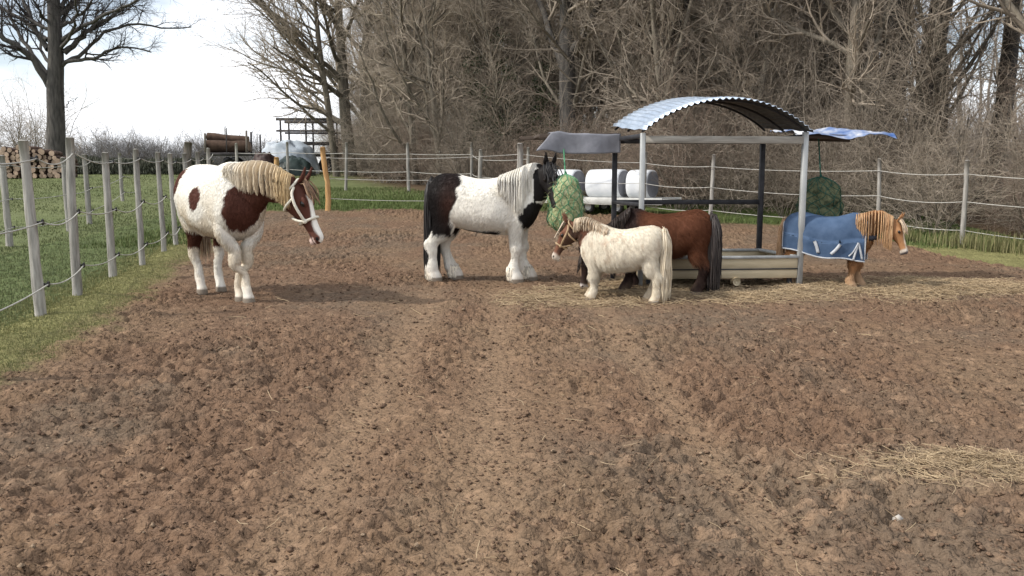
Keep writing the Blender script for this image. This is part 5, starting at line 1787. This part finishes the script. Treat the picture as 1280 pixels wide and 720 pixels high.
def heap(name, label, cat, px, py_base, Y, w_, d_, h_, m, seed, e=2.2):
    """a heap under a sheet: lumpy, creased, open to the ground"""
    p = P(px, py_base, Y)
    z0 = gz(p[0], Y)
    nu, nv = 44, 18
    u, v = np.meshgrid(np.linspace(0, 2 * np.pi, nu + 1)[:-1], np.linspace(0, 1, nv), indexing='ij')
    rr_ = np.sin(v * np.pi / 2) ** 0.75
    x = np.cos(u) * rr_; y = np.sin(u) * rr_
    zz = np.clip(1 - rr_ ** 5, 0, 1) ** 0.8 * (0.92 + 0.08 * np.cos(x * 1.5 + 0.5))
    n = (fbm(x * 3.0 + seed, y * 3.0, seed=seed, oct=5, gain=0.6) - 0.5) * 1.5
    cr_ = 0.05 * np.sin(u * 9 + n * 8) * rr_ ** 3
    V = np.stack([x * w_ / 2 * (1 + 0.3 * n + cr_), y * d_ / 2 * (1 + 0.3 * n + cr_), zz * h_ * (1 + 0.30 * n) - 0.04], -1)
    V = np.concatenate([V.reshape(-1, 3)])
    i, j = np.meshgrid(np.arange(nu), np.arange(nv - 1), indexing='ij')
    F = np.stack([i * nv + j, i * nv + j + 1, ((i + 1) % nu) * nv + j + 1, ((i + 1) % nu) * nv + j], -1).reshape(-1, 4)
    o = obj(name, new_mesh(name, V, F, M[m]), None, label, cat)
    o.location = (p[0], Y, z0)
    return o


def above(px, py, Y):
    q = P(px, py, Y)
    return q[2] - gz(q[0], Y)


heap('covered_heap', 'pale blue grey tarpaulin over a broad low heap below the slatted wagon', 'heap', 361, 215, 40.0, 2.75, 1.8, above(361, 177, 40.0), 'tarp_pale', 4)
heap('covered_heap', 'dark green sheet over a low heap in front of the pale tarpaulin', 'heap', 368, 215, 38.2, 1.9, 1.2, above(368, 196, 38.2), 'tarp_dark', 9)
heap('covered_heap', 'dark brown covered heap just above the pinto mare', 'heap', 332, 215, 37.2, 1.25, 1.1, above(332, 191, 37.2), 'tarp_brown', 13)
pp = P(233, 210, 24.0)
bp = obj('wooden_post', post_mesh(P(233, 178, 24.0)[2] - gz(pp[0], 24), 0.11, 71, mtl='post_dull', crook=0.02), None, 'thick brown wooden post standing just behind the rump of the pinto mare', 'post')
bp.location = (pp[0], 24.0, gz(pp[0], 24.0)); bp.rotation_euler = (0, rad(2), 0)
for px_k, lab in ((346, 'tan wooden stump beside the dark covered heap'),):
    pk = P(px_k, 213, 36.4)
    sp = obj('wooden_post', post_mesh(P(px_k, 197, 36.4)[2] - gz(pk[0], 36.4), 0.11, 75, mtl='post_raw'), None, lab, 'post')
    sp.location = (pk[0], 36.4, gz(pk[0], 36.4))


# ------------------------------------------------------------------ trees
def polyline(p, d, Ln, K, r, wig, trop, dr=None):
    """N random walks: p (N,3), d (N,3), Ln (N,)"""
    N_ = len(p)
    out = np.empty((N_, K, 3)); out[:, 0] = p
    d = d / (np.linalg.norm(d, axis=1, keepdims=True) + 1e-9)
    for k in range(1, K):
        d = d + r.normal(0, wig, (N_, 3)) + np.array([0, 0, 1.0]) * trop
        d /= np.linalg.norm(d, axis=1, keepdims=True) + 1e-9
        out[:, k] = out[:, k - 1] + d * (Ln / (K - 1))[:, None]
    return out


def branch(Pp, Rp, r, m, t0, t1, ang, Lfn, K, wig, trop, rf, rmin=0.002, bias=None):
    """m children for each of the parent polylines"""
    N_, Kp, _ = Pp.shape
    idx = np.repeat(np.arange(N_), m)
    t = t0 + (t1 - t0) * ((np.tile(np.arange(m), N_) + r.random(N_ * m)) / m)
    f = t * (Kp - 1); i = np.clip(f.astype(int), 0, Kp - 2); f = (f - i)[:, None]
    p = Pp[idx, i] * (1 - f) + Pp[idx, i + 1] * f
    T = Pp[idx, i + 1] - Pp[idx, i]; T /= np.linalg.norm(T, axis=1, keepdims=True) + 1e-9
    rp = Rp[idx, i] * (1 - f[:, 0]) + Rp[idx, i + 1] * f[:, 0]
    q = r.normal(0, 1, (N_ * m, 3)); q = np.cross(T, q); q /= np.linalg.norm(q, axis=1, keepdims=True) + 1e-9
    if bias is not None:
        b = np.asarray(bias, float) - T * (T @ np.asarray(bias, float))[:, None]
        q = q + b; q /= np.linalg.norm(q, axis=1, keepdims=True) + 1e-9
    a = r.uniform(ang[0], ang[1], N_ * m)[:, None]
    d = T * np.cos(a) + q * np.sin(a)
    Ln = Lfn(t, idx) * r.uniform(0.65, 1.25, N_ * m)
    C = polyline(p, d, Ln, K, r, wig, trop)
    r0 = np.maximum(rp * rf, rmin)
    R = r0[:, None] * np.linspace(1, 0.3, K)[None]
    return C, np.maximum(R, rmin * 0.5)


def gather(parts):
    V, F, n = [], [], 0
    for Pt, R, sd_ in parts:
        v, f = tubes(Pt, R, sd_)
        V.append(v); F.append(f + n); n += len(v)
    return np.concatenate(V), np.concatenate(F)


def tree_meshes(name, seed, H, r0, m1=13, m2=8, m3=7, m4=4, t0=0.22, spread=0.42, m_bark='bark', m_twig='twig', lean=(0, 0), up=0.10, tw=0.005, ang1=(0.6, 1.25), fork=False):
    r = np.random.default_rng(seed)
    K = 12
    tr = polyline(np.array([[0, 0, -0.3]]), np.array([[lean[0], lean[1], 1.0]]), np.array([H]), K, r, 0.05, 0.06)
    Rt = (r0 * np.linspace(1, 0.12, K) ** 0.9)[None]
    Rt[0, 0] *= 1.25
    parts = [(tr, Rt, 10)]
    if fork:
        f1, fr = branch(tr, Rt, r, 2, 0.18, 0.32, (0.15, 0.3), lambda t, i: H * 0.75 + 0 * t, K, 0.05, 0.05, 0.7)
        parts.append((f1, fr, 8))
        tr = np.concatenate([tr, f1]); Rt = np.concatenate([Rt, fr])
    b1, q1 = branch(tr, Rt, r, m1, t0, 0.97, ang1, lambda t, i: H * spread * (1.15 - 0.8 * t), 8, 0.13, up, 0.55)
    b2, q2 = branch(b1, q1, r, m2, 0.15, 1.0, (0.4, 1.0), lambda t, i: H * spread * 0.42 * (1.1 - 0.5 * t), 6, 0.16, up * 0.7, 0.6, tw)
    parts += [(b1, q1, 6)]
    tw_parts = [(b2, q2, 4)]
    b3, q3 = branch(b2, q2, r, m3, 0.15, 1.0, (0.4, 1.0), lambda t, i: H * spread * 0.19 + 0 * t, 4, 0.2, up * 0.5, 0.65, tw)
    tw_parts += [(b3, q3, 3)]
    if m4:
        b4, q4 = branch(b3, q3, r, m4, 0.2, 1.0, (0.4, 0.9), lambda t, i: H * spread * 0.085 + 0 * t, 3, 0.2, up * 0.4, 0.75, tw * 0.8)
        tw_parts += [(b4, q4, 3)]
    V, F = gather(parts); V2, F2 = gather(tw_parts)
    return new_mesh('trunk', V, F, M[m_bark]), new_mesh('crown', V2, F2, M[m_twig])


def plant(name, meshes, names, loc, label, cat, group=None, rz=0.0, scale=1.0, sz=None):
    root = thing(name, loc, label, cat, rz, group)
    root.scale = (scale, scale, sz or scale)
    for n_, me in zip(names, meshes):
        obj(n_, me, root)
    return root


def shrub_meshes(seed, H, n_st=22, m2=10, m3=7, spread=1.0, m='twig_red', thick=0.016):
    r = np.random.default_rng(seed)
    a = r.random(n_st) * 6.28
    p = np.stack([np.cos(a) * 0.35 * r.random(n_st), np.sin(a) * 0.35 * r.random(n_st), 0 * a - 0.1], -1)
    d = np.stack([np.cos(a) * spread * r.random(n_st), np.sin(a) * spread * r.random(n_st), 0 * a + 1], -1)
    st = polyline(p, d, H * r.uniform(0.5, 1.1, n_st), 8, r, 0.17, 0.0)
    R = thick * r.uniform(0.5, 1.2, n_st)[:, None] * np.linspace(1, 0.25, 8)[None]
    b2, q2 = branch(st, R, r, m2, 0.10, 1.0, (0.4, 1.35), lambda t, i: H * 0.34 * (1.1 - 0.5 * t), 5, 0.22, 0.0, 0.6, 0.0042)
    b3, q3 = branch(b2, q2, r, m3, 0.1, 1.0, (0.4, 1.3), lambda t, i: H * 0.13 + 0 * t, 3, 0.25, 0.0, 0.7, 0.0034)
    V, F = gather([(st, R, 5)]); V2, F2 = gather([(b2, q2, 3), (b3, q3, 3)])
    return new_mesh('stems', V, F, M['bark']), new_mesh('twigs', V2, F2, M[m])


tv = [tree_meshes('t', 101, 15, 0.17, m1=20, t0=0.10, spread=0.30, m_twig='twig'), tree_meshes('t', 102, 13, 0.13, m1=22, t0=0.08, spread=0.32, m_twig='twig'),
      tree_meshes('t', 103, 17, 0.26, m1=18, t0=0.14, spread=0.30, m_twig='twig'), tree_meshes('t', 104, 11, 0.09, m1=24, t0=0.06, spread=0.34, m_twig='twig', lean=(0.08, 0.03)),
      tree_meshes('t', 105, 14, 0.15, m1=20, t0=0.08, spread=0.33, m_twig='twig', fork=True, m2=7)]
sv = [shrub_meshes(201, 3.2, m='twig_red'), shrub_meshes(202, 4.0, m='twig'), shrub_meshes(203, 2.6, m='twig', n_st=32), shrub_meshes(204, 5.2, m='twig', n_st=24, thick=0.022), shrub_meshes(205, 4.2, m='twig_red', n_st=30)]

# the wood edge runs behind the rope fences and turns away from the viewer on the left
edge = np.array([(13.0, 9.5), (10.6, 13.2), (9.9, 16.2), (8.9, 18.6), (6.4, 21.0), (3.2, 23.6), (-0.6, 28.2), (-4.6, 32.0), (-7.0, 38.0), (-9.5, 47.0), (-12.5, 60.0)])
seg = np.linalg.norm(np.diff(edge, axis=0), axis=1); cum = np.concatenate([[0], np.cumsum(seg)])


def edge_pt(s_, off):
    x = np.interp(s_, cum, edge[:, 0]); y = np.interp(s_, cum, edge[:, 1])
    x2 = np.interp(s_ + 0.5, cum, edge[:, 0]); y2 = np.interp(s_ + 0.5, cum, edge[:, 1])
    x1 = np.interp(s_ - 0.5, cum, edge[:, 0]); y1 = np.interp(s_ - 0.5, cum, edge[:, 1])
    t_ = np.array([x2 - x1, y2 - y1]); t_ /= np.linalg.norm(t_)
    nrm = np.array([t_[1], -t_[0]])            # into the wood
    return np.array([x, y]) + nrm * off


r = np.random.default_rng(77)
GT, GS = 'bare trees of the wood behind the paddock', 'bare bushes along the wood edge'
LT = 'bare grey brown tree in the dense wood behind the paddock fence'
LS = 'bare twiggy bush in the thicket at the edge of the wood'
LR = 'bare reddish brown bush in the thicket at the edge of the wood'
# bushes, three ranks deep
for rank, (off, step) in enumerate(((0.9, 1.25), (3.0, 1.6), (5.6, 2.1))):
    s_ = 0.3
    while s_ < cum[-1]:
        q = edge_pt(s_, off + r.normal(0, 0.45))
        k = int(r.choice([0, 1, 1, 2, 2, 3, 3, 4]))
        if rank == 0 and 19.5 < s_ < 24: k = (0, 4)[int(r.integers(0, 2))]
        sc_ = r.uniform(0.75, 1.15) * (0.8 if rank == 0 else 1.05)
        plant('bush', sv[k], ('stems', 'twigs'), (q[0], q[1], gz(*q)), LR if k in (0, 4) else LS, 'bush', GS, r.random() * 6.28, sc_, sc_ * r.uniform(0.85, 1.25))
        s_ += step * r.uniform(0.75, 1.3) * (1 + 0.02 * max(0, s_ - 25))
# trees
for off, step in ((2.6, 2.3), (5.4, 2.5), (9.0, 2.8), (13.5, 3.0), (19.0, 3.4)):
    s_ = 0.6
    while s_ < cum[-1] + 1:
        q = edge_pt(min(s_, cum[-1] - 0.6), off + r.normal(0, 0.9))
        k = int(r.integers(0, 5))
        sc_ = r.uniform(0.75, 1.15)
        if off > 8 and q[0] / q[1] > 0.42 and r.random() < (0.9 if off > 12 else 0.6):
            s_ += step; continue
        plant('bare_tree', tv[k], ('trunk', 'crown'), (q[0], q[1], gz(*q)), LT, 'tree', GT, r.random() * 6.28, sc_, sc_)
        s_ += step * r.uniform(0.7, 1.35)

# the big trunks that stand out in the wood
for px_k, Y, rad_k, lab, sd_ in ((1110, 25.0, 0.46, 'thickest dark oak trunk of the wood, right of the shelter roof', 301), (1158, 27.0, 0.44, 'thick dark trunk just right of the thickest oak in the wood', 302),
                                (850, 27.0, 0.38, 'stout dark trunk rising right behind the curved shelter roof', 303), (716, 28.0, 0.33, 'grey trunk in the wood above the head of the black and white cob', 304),
                                (1245, 26.0, 0.30, 'dark trunk near the right edge of the picture behind the thicket', 305)):
    me2 = tree_meshes('big', sd_, 18, rad_k, m1=20, m2=8, m3=6, m4=3, t0=0.42 if px_k > 1000 else 0.22, spread=0.34, m_bark='bark_oak', ang1=(0.7, 1.3), up=0.05, tw=0.006)
    p = P(px_k, 100, Y)
    plant('oak_tree', me2, ('trunk', 'crown'), (p[0], Y, gz(p[0], Y)), lab, 'tree')

# the pair of trees at the left corner of the wood, reaching over the sky
for px_k, Y, rad_k, hh, lab, sd_, ln in ((437, 38.0, 0.30, 15, 'taller bare tree at the left corner of the wood with branches over the sky', 401, (-0.02, 0)), (420, 37.0, 0.17, 13, 'slimmer bare tree just left of the taller corner tree of the wood', 402, (-0.10, 0)),
                                         (452, 40.0, 0.26, 16, 'bare corner tree of the wood just right of the tallest pair', 403, (0.02, 0))):
    rr_ = np.random.default_rng(sd_)
    K = 12
    tr = polyline(np.array([[0, 0, -0.3]]), np.array([[ln[0], ln[1], 1.0]]), np.array([float(hh)]), K, rr_, 0.035, 0.05)
    Rt = (rad_k * np.linspace(1, 0.12, K))[None]
    b1, q1 = branch(tr, Rt, rr_, 24, 0.16, 0.97, (0.6, 1.2), lambda t, i: hh * 0.44 * (1.1 - 0.65 * t), 9, 0.10, 0.03, 0.5, bias=(-0.9, 0, 0) if sd_ < 403 else (-0.2, 0, 0))
    b2, q2 = branch(b1, q1, rr_, 9, 0.15, 1.0, (0.35, 0.9), lambda t, i: hh * 0.15 * (1.1 - 0.4 * t), 6, 0.15, 0.03, 0.6, 0.006)
    b3, q3 = branch(b2, q2, rr_, 7, 0.15, 1.0, (0.4, 0.9), lambda t, i: hh * 0.065 + 0 * t, 4, 0.2, 0.02, 0.65, 0.006)
    b4, q4 = branch(b3, q3, rr_, 3, 0.2, 1.0, (0.4, 0.9), lambda t, i: hh * 0.03 + 0 * t, 3, 0.2, 0.02, 0.75, 0.005)
    V, F = gather([(tr, Rt, 10), (b1, q1, 6)]); V2, F2 = gather([(b2, q2, 4), (b3, q3, 3), (b4, q4, 3)])
    p = P(px_k, 150, Y)
    plant('bare_tree', (new_mesh('trunk', V, F, M['bark']), new_mesh('crown', V2, F2, M['twig'])), ('trunk', 'crown'), (p[0], Y, gz(p[0], Y)), lab, 'tree')


# the big lone oak on the left
def lone_oak():
    rr_ = np.random.default_rng(7)
    Y = 45.0
    b = P(70, 205, Y); z0 = gz(b[0], Y)

    def pt(px, py, dy=0.0):
        q = P(px, py, Y + dy)
        return q - np.array([b[0], Y, z0])
    trunk = np.array([pt(70, 222), pt(70, 190), pt(70, 150), pt(69, 110), pt(70, 70), pt(68, 30), pt(67, -10), pt(69, -60), pt(66, -120)])
    trunk[0, 2] = -0.4
    Rt = np.array([0.56, 0.50, 0.44, 0.42, 0.38, 0.33, 0.30, 0.22, 0.10])
    tp = crom(np.column_stack([trunk, Rt]), 30)
    limbs = [([(62, 108), (45, 78), (25, 60), (0, 42), (-30, 30), (-70, 26)], 0.20, -2), ([(60, 95), (40, 66), (22, 40), (10, 10), (0, -30)], 0.13, 2), ([(60, 62), (45, 38), (34, 10), (24, -30), (20, -70)], 0.15, 1.5),
             ([(63, 30), (52, 18), (42, 0), (34, -25)], 0.09, -2), ([(78, 82), (95, 76), (112, 74), (130, 68), (146, 60), (165, 60), (188, 66)], 0.11, -1), ([(80, 66), (92, 55), (104, 42), (118, 32), (140, 20), (165, 4), (195, -14)], 0.16, 1),
             ([(82, 78), (100, 68), (118, 54), (140, 36), (170, 30), (200, 34), (240, 36)], 0.11, 2), ([(78, 32), (90, 26), (104, 14), (118, -4), (130, -30)], 0.10, -3), ([(76, 10), (90, -10), (110, -30), (140, -50)], 0.12, 3),
             ([(64, 5), (50, -15), (34, -40), (10, -60)], 0.12, 3), ([(80, 135), (88, 128), (98, 122)], 0.035, 0), ([(64, 80), (52, 60), (52, 30), (60, -10)], 0.10, 6), ([(76, 60), (90, 40), (96, 10), (100, -30)], 0.10, -6),
             ([(60, 50), (20, 20), (-20, 0), (-60, -20)], 0.13, 5), ([(78, 50), (110, 30), (150, 10), (200, -10)], 0.12, -5)]
    lp, lr = [], []
    for pts, rd, dy in limbs:
        q = np.array([pt(x, y, dy * k / (len(pts) - 1)) for k, (x, y) in enumerate(pts)])
        q = crom(q, 14)
        q[1:] += rr_.normal(0, 0.05, (13, 3))
        lp.append(q); lr.append(rd * np.linspace(1, 0.28, 14))
    lp, lr = np.array(lp), np.array(lr)
    main = np.delete(np.arange(len(lp)), 10)
    Ll = np.linalg.norm(lp[:, -1] - lp[:, 0], axis=1)
    b2, q2 = branch(lp[main], lr[main], rr_, 10, 0.18, 1.0, (0.35, 0.95), lambda t, i: 1.9 * (1.15 - 0.5 * t), 7, 0.14, 0.05, 0.55, 0.012)
    tt, qt = branch(tp[None, :, :3], tp[None, :, 3], rr_, 14, 0.55, 0.99, (0.6, 1.1), lambda t, i: 3.2 + 0 * t, 8, 0.12, 0.05, 0.35, 0.02)
    b2b, q2b = branch(tt, qt, rr_, 8, 0.2, 1.0, (0.35, 0.95), lambda t, i: 1.4 + 0 * t, 7, 0.14, 0.05, 0.55, 0.012)
    b2 = np.concatenate([b2, b2b]); q2 = np.concatenate([q2, q2b])
    b3, q3 = branch(b2, q2, rr_, 8, 0.15, 1.0, (0.35, 0.95), lambda t, i: 0.75 + 0 * t, 5, 0.18, 0.03, 0.6, 0.008)
    b4, q4 = branch(b3, q3, rr_, 4, 0.2, 1.0, (0.4, 0.9), lambda t, i: 0.36 + 0 * t, 3, 0.2, 0.02, 0.7, 0.006)
    V, F = gather([(tp[None, :, :3], tp[None, :, 3], 14), (lp, lr, 8), (tt, qt, 6)])
    V2, F2 = gather([(b2, q2, 5), (b3, q3, 3), (b4, q4, 3)])
    plant('oak_tree', (new_mesh('trunk', V, F, M['bark_oak']), new_mesh('crown', V2, F2, M['twig_dark'])), ('trunk', 'crown'), (b[0], Y, z0), 'big lone bare oak with a thick grey trunk standing behind the woodpile', 'tree')


lone_oak()

# bare bushes and small trees along the far hedge, and a leaning thicket left of the oak
far_s = [shrub_meshes(601, 4.6, n_st=16, m2=8, m3=6, m='twig_haze', thick=0.035), shrub_meshes(602, 4.0, n_st=18, m2=8, m3=6, m='twig_haze', thick=0.03)]
r = np.random.default_rng(91)
for k in range(56):
    px_k = 84 + k * 4.6 + r.normal(0, 3)
    Y = 74 + r.normal(0, 2.5)
    p = P(px_k, 190, Y)
    s_ = r.uniform(0.7, 1.15) * 1.0
    plant('hedge_tree', far_s[k % 2], ('stems', 'twigs'), (p[0], Y, gz(p[0], Y) - 0.1), 'haze-pale bare tree in the far hedge line under the open sky', 'tree', 'bare trees of the far hedge line', r.random() * 6.28, s_)
for k, px_k in enumerate((4, 20, 36)):
    p = P(px_k, 190, 50.0)
    plant('bush', sv[3], ('stems', 'twigs'), (p[0], 50 + k * 0.6, gz(p[0], 50)), 'bare bush behind the woodpile, left of the big oak', 'bush', 'bushes left of the big oak', k * 2.0, 1.0 + 0.1 * k)


# the clipped dark hedge that closes the pasture
def hedge():
    x0, x1, Y = P(88, 210, 40)[0], P(262, 210, 40)[0], 40.0
    n = 16000
    r = np.random.default_rng(5)
    x = x0 + (x1 - x0) * r.random(n); y = Y + r.normal(0, 0.35, n)
    hh = 0.50 + 0.28 * fbm(x * 0.8, y * 0, seed=3)
    z = terrain(x, y) + hh * r.random(n)
    root = thing('hedge', ((x0 + x1) / 2, Y, gz((x0 + x1) / 2, Y)), 'low dark hedge across the far end of the left pasture', 'hedge')
    me = blades(x, y, z, 0.16, 0.06, (0.06, 0.065, 0.048), (0.11, 0.115, 0.085), 6, 'leafage', 0.8)
    me.materials.clear(); me.materials.append(M['grass'])
    o = obj('leafage', me, root); o.matrix_parent_inverse = root.matrix_basis.inverted()
    m = 260
    xs = np.linspace(x0, x1, m); ys = Y + r.normal(0, 0.2, m); zs = terrain(xs, ys)
    st = np.stack([np.stack([xs, ys, zs - 0.1], -1), np.stack([xs + r.normal(0, 0.1, m), ys, zs + 0.35], -1), np.stack([xs + r.normal(0, 0.2, m), ys, zs + 0.62], -1)], 1)
    V, F = tubes(st, np.full((m, 3), 0.03), 4)
    o = obj('stems', new_mesh('stems', V, F, M['bark']), root); o.matrix_parent_inverse = root.matrix_basis.inverted()


hedge()


# evergreen bushes in the wood
def evergreen(seed, H, W_):
    r = np.random.default_rng(seed)
    n = 5200
    c = r.normal(0, 1, (60, 3)) * [W_ * 0.30, W_ * 0.30, H * 0.24] + [0, 0, H * 0.55]
    q = c[r.integers(0, 60, n)] + r.normal(0, 0.17, (n, 3)) * [1, 1, 0.8]
    q[:, 2] = np.abs(q[:, 2])
    a = r.normal(0, 1, (n, 3)); a /= np.linalg.norm(a, axis=1, keepdims=True)
    b = np.cross(a, r.normal(0, 1, (n, 3))); b /= np.linalg.norm(b, axis=1, keepdims=True)
    V = np.stack([q - a * 0.05, q + b * 0.022, q + a * 0.05, q - b * 0.022], 1).reshape(-1, 3)
    F = 4 * np.arange(n)[:, None] + np.arange(4)[None]
    st = np.stack([np.zeros((60, 3)), c * 0.5 + r.normal(0, 0.05, (60, 3)), c], 1)
    st[:, 0, 2] = -0.1
    V2, F2 = tubes(st, np.tile([0.02, 0.012, 0.005], (60, 1)), 4)
    return new_mesh('stems', V2, F2, M['bark']), new_mesh('leaves', V, F, M['leaf'], smooth=False)


ev = [evergreen(701, 3.4, 1.9), evergreen(702, 2.6, 2.2)]
for px_k, py_k, Y, sc_, lab in ((632, 105, 31, 1.25, 'dark evergreen bush among bare trees above the cob, left one'), (700, 100, 30, 1.0, 'dark evergreen bush among bare trees straight above the head of the cob')):
    p = P(px_k, py_k, Y)
    plant('evergreen_bush', ev[0], ('stems', 'leaves'), (p[0], Y, gz(p[0], Y)), lab, 'bush', None, px_k, sc_)


# the far side of the wood reads as one mass of stems and twigs
def far_wood():
    r = np.random.default_rng(55)
    n = 330
    s_ = (cum[-1] + 10) * r.random(n) ** 0.75 - 2; off = 22 + 34 * r.random(n) ** 1.2
    q = np.array([edge_pt(np.clip(a, 0.6, cum[-1] - 0.6), o_) for a, o_ in zip(s_, off)]) + r.normal(0, 2.5, (n, 2))
    q = q[(q[:, 0] / q[:, 1] < 0.40) | (r.random(len(q)) < 0.12)]; n = len(q)
    p = np.column_stack([q, terrain(q[:, 0], q[:, 1]) - 0.3])
    tr = polyline(p, np.column_stack([r.normal(0, 0.06, (n, 2)), np.ones(n)]), r.uniform(9, 16, n), 8, r, 0.05, 0.05)
    Rt = r.uniform(0.06, 0.24, n)[:, None] * np.linspace(1, 0.2, 8)[None]
    b1, q1 = branch(tr, Rt, r, 16, 0.04, 0.98, (0.5, 1.3), lambda t, i: 3.4 * (1.15 - 0.6 * t), 5, 0.14, 0.06, 0.5, 0.012)
    b2, q2 = branch(b1, q1, r, 8, 0.15, 1.0, (0.4, 1.0), lambda t, i: 1.1 + 0 * t, 3, 0.18, 0.03, 0.6, 0.010)
    V, F = gather([(tr, Rt, 6), (b1, q1, 4), (b2, q2, 3)])
    obj('far_wood', new_mesh('far_wood', V, F, M['twig_far']), kind='stuff')
    # the undergrowth on its floor
    n = 5000
    s_ = r.random(n) * (cum[-1] + 6) - 1; off = 7 + 36 * r.random(n)
    q = np.array([edge_pt(np.clip(a, 0.6, cum[-1] - 0.6), o_) for a, o_ in zip(s_, off)]) + r.normal(0, 1.5, (n, 2))
    p = np.column_stack([q, terrain(q[:, 0], q[:, 1]) - 0.1])
    tr = polyline(p, np.column_stack([r.normal(0, 0.35, (n, 2)), np.ones(n)]), r.uniform(1.5, 4.5, n), 5, r, 0.12, 0.02)
    Rt = r.uniform(0.008, 0.025, n)[:, None] * np.linspace(1, 0.3, 5)[None]
    b1, q1 = branch(tr, Rt, r, 9, 0.1, 1.0, (0.4, 1.2), lambda t, i: 0.9 + 0 * t, 3, 0.18, 0.03, 0.6, 0.006)
    V, F = gather([(tr, Rt, 4), (b1, q1, 3)])
    obj('undergrowth', new_mesh('undergrowth', V, F, M['twig_far']), kind='stuff')


far_wood()
